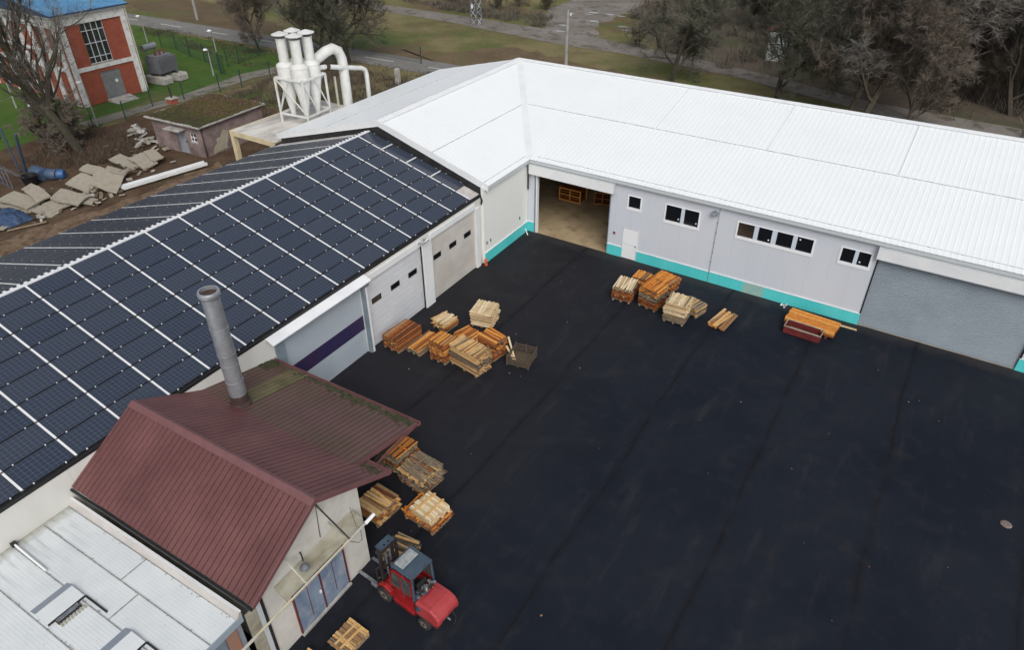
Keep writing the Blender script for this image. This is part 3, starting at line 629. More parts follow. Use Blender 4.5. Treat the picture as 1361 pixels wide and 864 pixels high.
# solar panels (long side along the ridge), clamps at their lower edge
PW, PH_, PITCHB, PITCHA = 1.655, .985, 1.7564, LS/8.02
PVB = M('photovoltaic_cells_rear', (.034, .042, .060), (.046, .054, .072), scale=.8, rough=.45, spec=.2)
def panel_geo(mb, clamps=True, PV=PV):
    hx, hy = PH_/2, PW/2          # x = up the slope, y = along the ridge
    mb.box(-hx, hx, -hy, hy, -.02, .015, PVF)
    e = .022; mb.face([(-hx+e, -hy+e, .0165), (hx-e, -hy+e, .0165), (hx-e, hy-e, .0165), (-hx+e, hy-e, .0165)], PV, [(0, 0), (0, 1), (1, 1), (1, 0)])
    if clamps:
        for q in (-.52, .52): mb.box(-hx-.025, -hx+.025, q-.018, q+.018, -.02, .022, ALU)
mb = MB(); panel_geo(mb)
# fix uv: u along 10-cell side (y), v along 6-cell side (x)
for fi in list(mb.uv): mb.uv[fi] = [(0, 0), (0, 1), (1, 1), (1, 0)]
pan0 = mb.build('solar_panel'); PANME = pan0.data; bpy.data.objects.remove(pan0)
def slope_mx(front, i, j, rot=False, off=0.):
    """i column from the white hall, j row from the ridge"""
    if front: base = Vector((SE, 0, SEZ)); dv_, nn, L_ = dvs, ns, LS
    else: base = Vector((-15.95, 0, 4.40)); dv_, nn, L_ = dvs2, ns2, LS2
    if not rot: y_ = -5.962-PITCHB*(i+.5); s_ = L_-.06-PITCHA*(j+.5)+.03
    else: y_ = -5.43; s_ = L_-.06-1.76*(j+.5)
    p = base+dv_*s_+Vector((0, y_, 0))
    X = dv_; Y = nn.cross(X).normalized()
    if rot: X, Y = Y, -X
    mm = Matrix((X, Y, nn)).transposed().to_4x4(); mm.translation = p
    return LF @ mm
spots = [(True, 0, j, True) for j in range(4)]+[(True, i, j, False) for i in range(17) for j in range(8)]+[(False, i, j, False) for i in range(15) for j in range(8)]
def vis(mx):
    q = mx.translation-CAM; zz = q.dot(_f); u = 680.5+FPX*q.dot(_r2)/zz; v_ = 432+FPX*q.dot(_d2)/zz
    return -40 < u < 1400 and v_ < 900, q.length
cand = []
for s_ in spots:
    mx = slope_mx(*s_); ok, dist = vis(mx); cand.append((0 if ok and s_[0] else 1, dist, s_, mx))
cand.sort(key=lambda t: (t[0], t[1]))
winv = WM[sol.name].inverted()
for k_, (c0, dist, s_, mx) in enumerate(cand):
    if k_ < 100:
        o = bpy.data.objects.new('solar_panel', PANME); COL.objects.link(o); o.parent = sol; o.matrix_local = winv @ mx
rest = MB()
for c0, dist, s_, mx in cand[100:]:
    t_ = MB(); panel_geo(t_, True, PV if s_[0] else PVB); n0 = len(rest.f)
    base = len(rest.v); rest.v += [mx @ v_ for v_ in t_.v]
    for f_, mi_ in zip(t_.f, t_.mi): rest.f.append([base+q for q in f_]); rest.mi.append(rest.mat(t_.mats[mi_]))
    for fi, uv in t_.uv.items(): rest.uv[n0+fi] = uv
tag(rest.build('solar_panel_array', sol), 'far panels of the roof array', kind='stuff')
mb = MB(LF)   # bright rails between panel columns
for front, L_, base, dv_, nn in ((True, LS, Vector((SE, 0, SEZ)), dvs, ns), (False, LS2, Vector((-15.95, 0, 4.40)), dvs2, ns2)):
    for i in range(17 if front else 15):
        y_ = -5.962-PITCHB*i
        for j in range(8):
            a = base+dv_*(L_-.06-PITCHA*(j+1)+.05)+Vector((0, y_, 0)); b_ = base+dv_*(L_-.06-PITCHA*j-.03)+Vector((0, y_, 0))
            flatstrip(mb, a, b_, .075, .022, nn, ALU)
for j in range(1, 4):
    s_ = LS-.06-1.76*j+.02; a = Vector((SE, -5.88, SEZ))+dvs*s_; flatstrip(mb, a, a+Vector((0, .92, 0)), .07, .03, ns, ALU)
a = Vector((SE, -5.94, SEZ))+dvs*(LS-.02); flatstrip(mb, a-Vector((0, 40, 0)), a+Vector((0, .9, 0)), .06, .02, ns, ALU)
mb.build('mounting_rail', sol)
# hood, posts and doors
mb = MB(LF); mb.hexa([(-.145, -20.95, 4.20), (.28, -20.95, 4.02), (.28, -14.98, 4.02), (-.145, -14.98, 4.20), (-.145, -20.95, 4.26), (.30, -20.95, 4.08), (.30, -14.98, 4.08), (-.145, -14.98, 4.26)], TRIMW)
mb.hexa([(-.145, -15.3, 3.6), (.12, -15.3, 3.75), (.12, -15.02, 3.75), (-.145, -15.02, 3.6), (-.145, -15.3, 4.17), (.2, -15.3, 4.02), (.2, -15.02, 4.02), (-.145, -15.02, 4.17)], FRAMEG)
mb.build('door_hood', sol)
mb = MB(LF); mb.box(-.148, -.02, -20.62, D1[0], 0, 3.98, FRAMEG); mb.build('door_post', sol, bevel=.008); mb = MB(LF); mb.box(-.148, .06, D1[1], D1[1]+.22, 0, 3.98, FRAMEG); mb.box(.0605, .08, D1[1]+.1, D1[1]+.22, 0, 3.98, TRIMW)
mb.build('door_post', sol, bevel=.008); mb = MB(LF); mb.box(-.148, -.02, D2[1], D2[1]+.77, 0, 3.85, TRIMW); mb.box(-.146, -.08, D2[1]-.06, D2[1]-.001, 0, 3.75, BLACK)
mb.build('door_post', sol, bevel=.008); mb = MB(LF); mb.box(-.148, -.06, D3[1], D3[1]+.36, 0, 3.8, TRIMW); mb.build('door_post', sol, bevel=.008); mb = MB(LF); mb.box(-.148, -.1, D3[0], D3[1], 3.78, 4.1, TRIMW); mb.build('door_lintel', sol); mb = MB(LF); mb.box(-.148, -.1, D2[0], D2[1], 3.76, 4.1, TRIMW)
mb.build('door_lintel', sol, bevel=.008)
def sec_door(d, mat_, seg, h, name='section_door'):
    mb = MB(LF); n = int(round(h/seg))
    for i in range(n):
        z0 = i*h/n+.004; z1 = (i+1)*h/n-.006; zm = (z0+z1)/2
        mb.box(-.27, -.225, d[0]+.002, d[1]-.002, z0, z1, mat_)
        mb.box(-.225, -.213, d[0]+.002, d[1]-.002, z0+.02, zm-.02, mat_); mb.box(-.225, -.213, d[0]+.002, d[1]-.002, zm+.02, z1-.02, mat_)
    return mb.build(name, sol)
o = sec_door(D1, DOORG, 3.75, 3.75, 'fabric_door'); mb = MB(LF); mb.box(-.2125, -.208, D1[0]+.01, D1[1]-.01, 1.36, 2.14, NAVY); mb.build('navy_band', o)
for d, mt_, wins in ((D2, DOORW, [(-14.62, -13.94), (-13.19, -12.52), (-11.79, -11.11)]), (D3, DOORC, [(-9.64, -8.99), (-8.2, -7.56), (-6.78, -6.14)])):
    o = sec_door(d, mt_, .62, 3.76)
    for wi, (a, b) in enumerate(wins):
        mb = MB(LF); z0, z1 = 2.37, 2.66
        mb.box(-.2125, -.19, a, b, z0, z0+.035, BLACK); mb.box(-.2125, -.19, a, b, z1-.035, z1, BLACK); mb.box(-.2125, -.19, a, a+.04, z0+.035, z1-.035, BLACK); mb.box(-.2125, -.19, b-.04, b, z0+.035, z1-.035, BLACK)
        q = mb.build('door_window', o)
        mb = MB(LF); mb.box(-.2125, -.205, a+.04, b-.04, z0+.035, z1-.035, GLASSW if wi == 0 and d is D2 else GLASS); mb.build('pane', q)
mb = MB(LF); mb.path([(-.14, -10.9, 4.0), (.1, -10.85, 4.0), (.22, -10.75, 4.1), (.25, -10.6, 4.2)], .06, GALV, 8); mb.path([(-.14, -10.5, 4.05), (.15, -10.45, 4.05), (.2, -10.3, 4.15)], .05, GALV, 8)
mb.build('vent_pipe', sol)
hy = LF @ Vector((.16, -5.18, 0))
mb = MB(Matrix.Translation(hy)); mb.lathe((0, 0, 0), [(.10, 0), (.10, .05), (.075, .06), (.075, .30), (.10, .31), (.10, .36), (.05, .42)], ORANGE, 14)
tag(mb.build('hydrant', None, True), 'small orange hydrant at the foot of the corner between the halls', 'hydrant')

# ------------------------------------------------------------ maroon roofed boiler house
bh = thing('boiler_house', LF @ Vector((4, -26.7, 0)), PHI, 'off-white house with maroon sheet roof, tall metal chimney and blue double doors', 'building')
A0, A1 = -.14, 7.93
RBY, RBZ = -26.62, 5.17
mb = MB(LF)
B0, B1 = -28.85, -24.70
mb.mesh([(A1, B0, 0), (A1, B1, 0), (A1, B1, 4.0), (A1, RBY, 5.02), (A1, B0, 3.72), (A1-.2, B0, 0), (A1-.2, B1, 0), (A1-.2, B1, 4.0), (A1-.2, RBY, 5.02), (A1-.2, B0, 3.72)],
        [(0, 1, 2, 3, 4), (9, 8, 7, 6, 5), (0, 5, 6, 1), (1, 6, 7, 2), (2, 7, 8, 3), (3, 8, 9, 4), (4, 9, 5, 0)], RENDER)
mb.box(A0+.01, A1-.21, B1-.2, B1, 0, 3.98, RENDER); mb.box(A0+.01, A1-.21, B0, B0+.2, 0, 3.7, RENDER)
mb.build('wall', bh)
# roofs
FE = 8.28
def rib_roof(mb, y0, z0, y1, z1, x0, x1, m, prof=RIBB, xe=None):
    """sheet from ridge (y0,z0) down to (y1,z1), ribs run down the slope"""
    v = Vector((0, y1-y0, z1-z0)); L_ = v.length; dv_ = v.normalized(); du_ = Vector((1, 0, 0)); n_ = du_.cross(dv_); n_ = n_ if n_.z > 0 else -n_
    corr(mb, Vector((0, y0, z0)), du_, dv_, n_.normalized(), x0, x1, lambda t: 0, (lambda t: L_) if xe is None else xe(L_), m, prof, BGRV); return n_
mb = MB(LF)
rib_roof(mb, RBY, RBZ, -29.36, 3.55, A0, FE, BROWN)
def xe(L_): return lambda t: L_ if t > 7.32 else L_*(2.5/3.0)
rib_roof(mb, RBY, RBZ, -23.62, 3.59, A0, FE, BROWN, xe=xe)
brf = mb.build('roof', bh)
mb = MB(LF)
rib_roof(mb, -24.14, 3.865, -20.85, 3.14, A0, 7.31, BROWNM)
cn = mb.build('canopy_roof', bh)
mb = MB(LF)
mb.hexa([(A0, RBY-.19, RBZ-.10), (FE+.03, RBY-.19, RBZ-.10), (FE+.03, RBY, RBZ+.015), (A0, RBY, RBZ+.015), (A0, RBY-.19, RBZ-.055), (FE+.03, RBY-.19, RBZ-.055), (FE+.03, RBY, RBZ+.06), (A0, RBY, RBZ+.06)], BROWNC)
mb.hexa([(A0, RBY+.001, RBZ+.014), (FE+.03, RBY+.001, RBZ+.014), (FE+.03, RBY+.12, RBZ-.05), (A0, RBY+.12, RBZ-.05), (A0, RBY+.001, RBZ+.06), (FE+.03, RBY+.001, RBZ+.06), (FE+.03, RBY+.12, RBZ-.005), (A0, RBY+.12, RBZ-.005)], BROWNC)
mb.box(4.35, 4.37, RBY-.30, RBY+.25, RBZ-.12, RBZ+.065, PEELW) if 0 else None
mb.build('ridge_cap', brf)
mb = MB(LF)   # verge trims, gutters
for (ya, za, yb, zb, xx) in ((RBY, RBZ, -29.36, 3.55, FE), (RBY, RBZ, -23.62, 3.59, FE), (-24.1, 3.83, -20.85, 3.13, 7.33)):
    mb.hexa([(xx-.02, ya, za-.13), (xx+.02, ya, za-.13), (xx+.02, yb, zb-.13), (xx-.02, yb, zb-.13), (xx-.02, ya, za+.03), (xx+.02, ya, za+.03), (xx+.02, yb, zb+.03), (xx-.02, yb, zb+.03)], BROWNC)
mb.box(A0, 7.4, -20.86, -20.74, 3.02, 3.10, BROWNC); mb.box(A0, 7.42, -20.75, -20.72, 3.02, 3.17, BROWNC)
mb.box(7.32, FE+.04, -23.62, -23.50, 3.45, 3.53, BROWNC); mb.box(7.32, FE+.06, -23.51, -23.48, 3.45, 3.60, BROWNC)
mb.box(7.31, 7.35, -23.6, -20.75, 3.02, 3.10, BROWNC)
mb.build('gutter', bh)
mb = MB(LF); mb.box(A0, FE, -29.45, -29.38, 3.42, 3.51, BLACK); mb.build('gutter', bh)
# moss clumps along canopy gutter
mb = MB(LF); r = random.Random(11)
for _ in range(420):
    x_ = r.choice([r.gauss(3.6, .7), r.gauss(5.5, .9), r.uniform(-.1, 7.2), r.gauss(6.7, .3)]); x_ = min(7.2, max(-.1, x_)); y_ = -20.9-abs(r.gauss(0, .16))
    z_ = 3.14+(-20.85-y_)*.221; s_ = r.uniform(.02, .07)
    mb.obox((x_, y_, z_+s_*.35), (s_*2, s_*1.6, s_), r.uniform(0, 3), MOSS, r.uniform(-.4, .4), r.uniform(-.4, .4))
for _ in range(60):
    x_ = r.uniform(7.4, 8.2); y_ = -23.75-abs(r.gauss(0, .2)); z_ = 3.6+(-23.62-y_)*.527+.02; s_ = r.uniform(.02, .045); mb.obox((x_, y_, z_), (s_*2, s_*1.6, s_), r.uniform(0, 3), MOSS)
for _ in range(160):
    x_ = r.gauss(.1, .12); y_ = r.uniform(-21.6, -20.9); z_ = 3.14+(-20.85-y_)*.221; s_ = r.uniform(.02, .06); mb.obox((max(x_, -.12), y_, z_+.02), (s_*2, s_*1.6, s_), r.uniform(0, 3), MOSS)
tag(mb.build('moss', cn), kind='stuff')
mb = MB(LF)
for i in range(5): mb.obox((.55+.2*(i % 2), -21.3-.0*i, 3.26), (.001, .001, .001), 0, MOSS) if 0 else None
YSH = M('yellowed_translucent_sheet', (.13, .11, .055), (.085, .075, .035), scale=1.4, rough=.6)
rib_roof(mb, -23.6, 3.765, -20.9, 3.170, 1.05, 1.95, YSH); mb.build('translucent_sheet', cn)
# canopy posts and beam
mb = MB(LF)
mb.box(5.0, 5.1, -21.1, -21.0, 0, 3.0, STEEL); mb.box(0, 7.25, -21.12, -20.98, 3.0, 3.08, STEEL); mb.box(7.1, 7.2, -23.5, -21.12, 3.0, 3.08, STEEL); mb.build('canopy_frame', bh)
# chimney
cx, cy = 1.62, -23.85
mb = MB(LF)
mb.lathe((cx, cy, 0), [(.305, 3.9), (.305, 8.45), (.345, 8.46), (.365, 8.5), (.375, 8.62), (.345, 8.68), (.285, 8.68), (.28, 7.9)], GALV, 32)
ch = mb.build('chimney', bh, True)
mb = MB(LF); mb.lathe((cx, cy, 0), [(.284, 8.40), (.284, 8.56)], RUST, 24); mb.build('chimney_lining', ch)
mb = MB(LF); mb.lathe((cx, cy, 0), [(.318, 3.6), (.318, 4.3)], RUST, 28); mb.build('chimney_collar', ch, True)
for z_ in (4.9, 5.65, 6.1, 7.2):
    mb = MB(LF); mb.lathe((cx, cy, 0), [(.30, z_), (.318, z_+.005), (.318, z_+.035), (.30, z_+.04)], GALV, 28); mb.build('chimney_band', ch, True)
mb = MB(LF); mb.lathe((cx, cy, 0), [(.38, 3.70), (.38, 3.88), (.33, 3.95)], RUST, 20); mb.build('chimney_flashing', ch)
# blue doors
mb = MB(LF); d0, d1, dz = -27.96, -25.82, 2.33
for (a, b) in ((d0, (d0+d1)/2-.012), ((d0+d1)/2+.012, d1)):
    mb = MB(LF); mb.box(A1+.003, A1+.05, a+.02, b-.02, .10, dz, BLUEDOOR)
    md = (a+b)/2; mb.box(A1+.051, A1+.056, md-.012, md+.012, .35, dz-.25, MAROON); lf = mb.build('door_leaf', bh)
    if a == d0:
        mb = MB(LF); mb.box(A1+.05, A1+.09, b-.12, b-.06, 1.02, 1.12, LAMPW); mb.build('handle', lf)
mb = MB(LF)
for y_ in (d0-.04, (d0+d1)/2-.02, d1-.0): mb.box(A1+.002, A1+.065, y_, y_+.045, .0, dz+.04, MAROON)
mb.box(A1+.003, A1+.12, d0-.05, d1+.05, 0, .09, CONC); mb.build('door_frame', bh)
# weathered awning board
mb = MB(LF); mb.hexa([(A1+.02, -28.42, 2.98), (A1+.42, -28.42, 2.62), (A1+.42, -25.05, 2.62), (A1+.02, -25.05, 2.98), (A1+.02, -28.42, 3.02), (A1+.43, -28.42, 2.66), (A1+.43, -25.05, 2.66), (A1+.02, -25.05, 3.02)], OLDWOOD)
mb.build('awning', bh)
mb = MB(LF)
mb.path([(9.0, -29.95, 3.5), (9.0, -28.0, 3.5), (9.0, -26.2, 3.5), (9.0, -25.55, 3.5)], .035, PIPEW, 8); mb.path([(9.0, -31.6, 3.5), (9.0, -29.9, 3.5)], .045, PIPEW, 8)
mb.tube((9.03, -29.9, 3.57), (9.03, -26.3, 3.57), .018, YELL, n=6); mb.tube((9.0, -25.55, 3.5), (9.0, -25.15, 3.52), .06, LAMPW, n=10)
sp = mb.build('overhead_pipe', bh)
mb = MB(LF)
mb.box(A1, 9.03, -26.31, -26.26, 3.46, 3.52, OLDWOOD) if 0 else mb.tube((A1, -26.4, 4.6), (9.0, -26.25, 3.5), .03, STEEL, n=6)
mb.build('bracket', bh); mb = MB(LF); mb.tube((A1, -26.1, 3.45), (9.0, -26.25, 3.5), .03, OLDWOOD, n=6); mb.build('bracket', bh); mb = MB(LF); mb.tube((A1, -27.9, 3.8), (9.0, -28.05, 3.5), .03, PIPEW, n=6); mb.build('bracket', bh); mb = MB(LF); mb.tube((A1, -26.38, 4.6), (A1+.03, -26.5, 3.2), .012, STEEL, n=5)
mb.path([(9.0, -26.3, 3.48), (9.05, -26.0, 3.1), (9.0, -25.8, 3.0), (8.9, -25.7, 3.4)], .01, STEEL, 5); mb.path([(9, -25.9, 3.5), (8.8, -25.6, 3.2), (8.5, -25.5, 3.0), (8.0, -25.2, 3.3)], .008, STEEL, 5)
mb.build('bracket', bh)
mb = MB(LF); mb.path([(A1, -27.3, 3.35), (A1+.2, -27.4, 3.45), (A1+.35, -27.5, 3.4)], .025, STEEL, 6); mb.lathe((A1+.42, -27.55, 3.20), [(.04, .14), (.12, .09), (.16, 0), (.14, -.03), (.08, -.05)], STEELG, 14)
mb.build('wall_lamp', bh, True)
# dark slot between house and white sheds
mb = MB(LF); mb.box(A1+.002, A1+.02, -29.0, -28.88, .1, 3.4, DARK) if 0 else mb.box(A1-.15, A1+.03, -29.12, -28.87, 0, 3.5, TRIMG); mb.box(A1+.031, A1+.04, -28.97, -28.872, 0.02, 3.45, DARK)
mb.box(A1-.1, A1+.02, -29.45, -29.13, 0, 2.9, OLDWOOD); mb.build('corner_post', bh)

# ------------------------------------------------------------ white flat-roofed shed (lower left)
fs = thing('flat_roofed_shed', LF @ Vector((4, -34, 0)), PHI, 'shed with aged white sheet roof beside the maroon-roofed house', 'building')
FZ = 2.95; F1 = 7.78
mb = MB(LF); mb.box(-.14, F1-.1, -44, -29.56, 0, FZ-.12, RENDER) if 0 else None
mb.box(F1-.22, F1-.1, -44, -29.56, 0, FZ-.14, SHEDD); mb.box(-.14, F1-.23, -29.7, -29.56, 0, FZ-.14, RENDER); mb.build('wall', fs)
mb = MB(LF)
ORNG = M('orange_insulation', (.35, .16, .09), (.25, .2, .2), scale=1.5, rough=.6)
mb.box(F1-.099, F1-.06, -30.1, -29.75, .3, 2.6, ORNG); mb.box(F1-.099, F1-.05, -30.5, -30.15, .3, 2.6, FRAMEG); mb.build('cladding_panel', fs)
mb = MB(LF)
dvf = Vector((1, 0, 0)); duf = Vector((0, 1, 0))
corr(mb, Vector((-.14, 0, FZ)), duf, dvf, Z, -44, -29.5, lambda t: 0, lambda t: F1+.14, FLATR, RIBF)
mb.box(F1-.001, F1+.03, -44, -29.5, FZ-.26, FZ+.004, M('roof_edge_blue_grey', (.30, .36, .42), rough=.5)); rfF = mb.build('roof', fs)
mb = MB(LF)
for y_ in (-30.56, -31.53, -32.57, -33.6): flatstrip(mb, (-.1, y_, FZ+.002), (F1, y_, FZ+.002), .034, .014, (0, 0, 1), M('dark_sheet_lap', (.20, .20, .19), (.34, .34, .33), scale=9, rough=.7) if y_ == -30.56 else bpy.data.materials['dark_sheet_lap'])
LAPM = bpy.data.materials['dark_sheet_lap']
flatstrip(mb, (3.86, -30.55, FZ+.006), (3.86, -29.55, FZ+.006), .03, .014, (0, 0, 1), LAPM); flatstrip(mb, (4.72, -31.5, FZ+.006), (4.72, -30.56, FZ+.006), .035, .014, (0, 0, 1), LAPM)
flatstrip(mb, (-.1, -29.72, FZ+.004), (F1, -29.68, FZ+.004), .015, .02, (0, 0, 1), LAPM)
r = random.Random(3)
for _ in range(90):
    y_ = r.choice([-29.75, -30.56, -31.53, -32.57]); mb.obox((r.uniform(0, F1), y_+r.uniform(-.03, .05), FZ+.02), (.03, .02, .015), r.uniform(0, 3), LAPM)
mb.build('sheet_lap', rfF)
mb = MB(LF)  # flashing strips under maroon eave
FLSH = M('bare_metal_flashing', (.50, .48, .46), (.40, .38, .36), scale=1.6, rough=.55, s=(.4, 1, 1))
flatstrip(mb, (-.14, -29.52, FZ+.21), (F1+.05, -29.52, FZ+.21), .07, .03, (0, 0, 1), TRIMW)
mb.hexa([(-.14, -29.68, FZ+.02), (F1+.04, -29.68, FZ+.02), (F1+.04, -29.50, FZ+.02), (-.14, -29.50, FZ+.02), (-.14, -29.56, FZ+.20), (F1+.04, -29.56, FZ+.20), (F1+.04, -29.50, FZ+.21), (-.14, -29.50, FZ+.21)], FLSH)
mb.build('flashing', fs)
def hood(x_, w0=-32.5, w1=-31.42):
    hm = MB(LF); g = M('hood_grey', (.24, .28, .33), rough=.5) if 'hood_grey' not in bpy.data.materials else bpy.data.materials['hood_grey']
    hm.face([(x_, w1, FZ+.004), (x_, w0, FZ+.004), (x_+.34, w0, FZ+.13), (x_+.34, w1, FZ+.13)], g)
    hm.face([(x_+.34, w1, FZ+.13), (x_+.34, w0, FZ+.13), (x_+.92, w0, FZ+.10), (x_+.92, w1, FZ+.10)], FLATR)
    hm.face([(x_, w1, FZ+.004), (x_+.34, w1, FZ+.13), (x_+.92, w1, FZ+.10), (x_+.92, w1, FZ+.004)], FLATR); hm.face([(x_, w0, FZ+.004), (x_+.92, w0, FZ+.004), (x_+.92, w0, FZ+.10), (x_+.34, w0, FZ+.13)], FLATR)
    hm.face([(x_+.92, w1, FZ+.004), (x_+.92, w1, FZ+.10), (x_+.92, w0, FZ+.10), (x_+.92, w0, FZ+.004)], DARK)
    o = hm.build('vent_hood', fs)
    hm = MB(LF); hm.box(x_+.93, x_+1.12, w0+.18, w1-.22, FZ+.005, FZ+.07, STEEL); hm.box(x_+.95, x_+1.08, w0+.2, w1-.24, FZ+.071, FZ+.085, STEELL)
    for q in range(8): hm.box(x_+1.12, x_+1.26, w0+.2+q*.095, w0+.25+q*.095, FZ+.004, FZ+.03, OLDWOOD); 
    hm.box(x_+.9, x_+1.9, w1+.0, w1+.05, FZ+.004, FZ+.05, DARK)
    hm.build('vent_grille', o)
hood(2.58); hood(5.34)
mb = MB(LF); mb.tube((.0, -31.47, FZ+.08), (1.7, -31.5, FZ+.06), .035, ALU, n=8); mb.box(-.13, 0, -31.55, -31.4, FZ+.02, FZ+.14, BLACK); mb.build('roof_pipe', fs)

# ------------------------------------------------------------ timber stacks
def stack(x, y, lx, ly, h, rz, along, pals, label, group='stacks of sawn timber in the yard', name='timber_stack', bw=.09, bt=.038, mess=.045, top='y', pallet=True, battens=0, seed=0, toppal=None, fill=.90, cat='timber stack'):
    r = random.Random(seed*77+5); t = thing(name, (x, y, 0), R(rz), label, cat, group)
    z = 0
    if pallet:
        mb = MB(Matrix.Translation((x, y, 0)) @ Matrix.Rotation(R(rz), 4, 'Z')); wd = WD['grey']
        for q in (-.42, 0, .42): mb.box(q*lx-.045, q*lx+.045, -ly/2+.02, ly/2-.02, 0, .09, wd[1])
        for i in range(6): c = -ly/2+.08+(ly-.16)*i/5; mb.box(-lx/2, lx/2, c-.045, c+.045, .091, .112, wd[0])
        mb.build('pallet', t); z = .113
    fr = Matrix.Translation((x, y, 0)) @ Matrix.Rotation(R(rz), 4, 'Z')
    nl = max(1, int(round((h-z)/bt))); bt = (h-z)/nl
    body = MB(fr); tops = []
    offx = 0; offy = 0
    for L_ in range(nl):
        istop = L_ == nl-1
        al = top if istop else (along if along != 'alt' else ('x' if L_ % 2 else 'y'))
        pal = WD[(toppal or pals[-1])] if istop else WD[pals[min(len(pals)-1, int(L_/nl*len(pals)))]]
        ln, wdh = (lx, ly) if al == 'x' else (ly, lx)
        if L_ % 4 == 0: offx, offy = r.uniform(-mess, mess)*.9, r.uniform(-mess, mess)*.9
        n = max(2, int(wdh/bw)); step = wdh/n
        for i in range(n):
            if r.random() > fill and not istop: continue
            if istop and mess > .05 and r.random() < .10: continue
            c = -wdh/2+step*(i+.5)+r.uniform(-.1, .1)*step; l2 = ln*(1+r.uniform(-mess*1.6, mess)); sh = r.uniform(-mess, mess)*ln*.6
            w2 = step*r.choice([r.uniform(.55, .8), r.uniform(.8, .98)]); th = bt*r.uniform(.6, .98)
            zc = z+bt*L_+bt/2+(r.uniform(0, .012) if istop else 0); ang = r.gauss(0, .012+mess*.3)*(2.2 if istop else 1)
            m_ = r.choice(pal) if r.random() < .85 else r.choice(WD[r.choice(['dark', 'tan', 'grey'])])
            tgt = body
            if istop: tgt = MB(fr); tops.append(tgt)
            cc = (sh+offx, c+offy, zc) if al == 'x' else (c+offx, sh+offy, zc)
            sz = (l2, w2, th) if al == 'x' else (w2, l2, th)
            tgt.obox(cc, sz, ang, m_, r.uniform(-.01, .01), r.uniform(-.01, .01))
    body.build('board_pile', t)
    for q in tops: q.build('top_board', t)
    pal = WD[(toppal or pals[-1])]
    for b_ in range(battens):
        mb = MB(fr); al = 'y' if top == 'x' else 'x'; ln = (ly if al == 'y' else lx)*r.uniform(.85, 1.02)
        c = (-.5+(b_+1)/(battens+1))*(lx if al == 'y' else ly)*.85
        mb.obox((c, 0, h+.03) if al == 'y' else (0, c, h+.03), (.07, ln, .035) if al == 'y' else (ln, .07, .035), r.uniform(-.06, .06), pal[r.randrange(2)]); mb.build('batten', t)
    return t
def gc(px, py, z): p = G(px, py, z); return p.x, p.y
GA = 'timber stacks by the sectional doors'; GB = 'timber stacks by the turquoise plinth'; GC = 'timber stacks beside the maroon-roofed house'
stack(1.15, -13.83, 1.04, 1.72, .78, -3, 'y', ['dark'], 'long reddish-brown squared stack close against the white sectional door', GA, seed=1, mess=.015, fill=1)
stack(2.27, -13.5, .82, 1.70, .30, -3, 'y', ['grey', 'tan'], 'low flat orange-brown stack between the reddish stack and the tall square one', GA, seed=2, mess=.04, toppal='orange')
stack(3.64, -13.75, .96, .94, 1.17, -2, 'y', ['dark', 'orange', 'dark'], 'square chest-high reddish stack of three tiers left of the biggest stack', GA, seed=3, mess=.02, toppal='orange')
stack(2.09, -11.54, .92, 1.0, .50, -5, 'y', ['dark', 'tan'], 'small stack with loose cream boards on top, behind the low flat one', GA, seed=4, mess=.10, toppal='pale', bw=.1, battens=0)
stack(3.63, -10.12, 1.16, 1.20, .92, 12, 'x', ['pale', 'pale'], 'straw-coloured rounded stack standing farthest into the yard of its group', GA, seed=5, mess=.05, toppal='pale', bt=.035)
stack(*gc(490+785/5.917, 380+375/5.917, 1.0), 1.15, .95, 1.0, -12, 'x', ['tan', 'orange'], 'orange-tan stack hidden behind the biggest slatted stack', GA, seed=6, mess=.05, toppal='orange')
stack(5.42, -12.19, 1.2, .98, 1.0, -8, 'alt', ['dark', 'orange', 'dark'], 'reddish stack topped with wide weathered planks beside the dark crate', GA, seed=7, mess=.06, toppal='orange', bw=.16, top='x')
stack(5.15, -13.6, 1.84, 1.0, 1.2, -9, 'x', ['tan', 'grey', 'tan'], 'biggest slatted stack in front, tan boards with ragged ends', GA, seed=8, mess=.05, toppal='tan', bt=.04)
stack(8.70, -3.97, 1.06, 1.3, .90, 6, 'alt', ['dark', 'dark', 'grey'], 'stack with cream boards on top, leftmost by the side door', GB, seed=9, mess=.05, toppal='pale')
stack(*gc(790+425/6.48, 340+170/6.48, .75), 1.0, .9, .75, -4, 'x', ['dark', 'orange'], 'small orange stack behind the cream-topped one near the side door', GB, seed=10, mess=.04, toppal='orange')
stack(10.32, -3.95, 1.10, 1.12, 1.27, -10, 'alt', ['dark', 'grey', 'orange'], 'tall brown open-layered stack with an orange top, middle of the group', GB, seed=11, mess=.06, toppal='orange', bt=.05)
stack(10.24, -1.98, 1.25, 1.05, .72, -12, 'x', ['dark', 'orange'], 'reddish-orange stack nearest the turquoise plinth', GB, seed=12, mess=.03, toppal='orange', top='y')
stack(11.94, -4.5, 1.14, 1.14, 1.24, 2, 'x', ['grey', 'pale', 'pale'], 'tall bleached whitish stack of two tiers', GB, seed=13, mess=.045, toppal='pale')
stack(12.45, -3.4, 1.05, .95, .58, -15, 'alt', ['grey', 'tan'], 'low grey-brown stack half hidden behind the bleached one', GB, seed=14, mess=.05, toppal='grey')
stack(14.14, -3.48, .95, 1.62, .23, -9, 'y', ['orange'], 'flat pile of honey-coloured boards lying alone on the asphalt', GB, seed=15, mess=.09, toppal='tan', pallet=False, bw=.15, bt=.08)
stack(6.37, -20.3, 1.08, 1.22, .92, -2, 'alt', ['grey', 'dark', 'grey'], 'bright orange-topped stack under the corner of the maroon canopy', GC, seed=16, mess=.04, toppal='orange', battens=1)
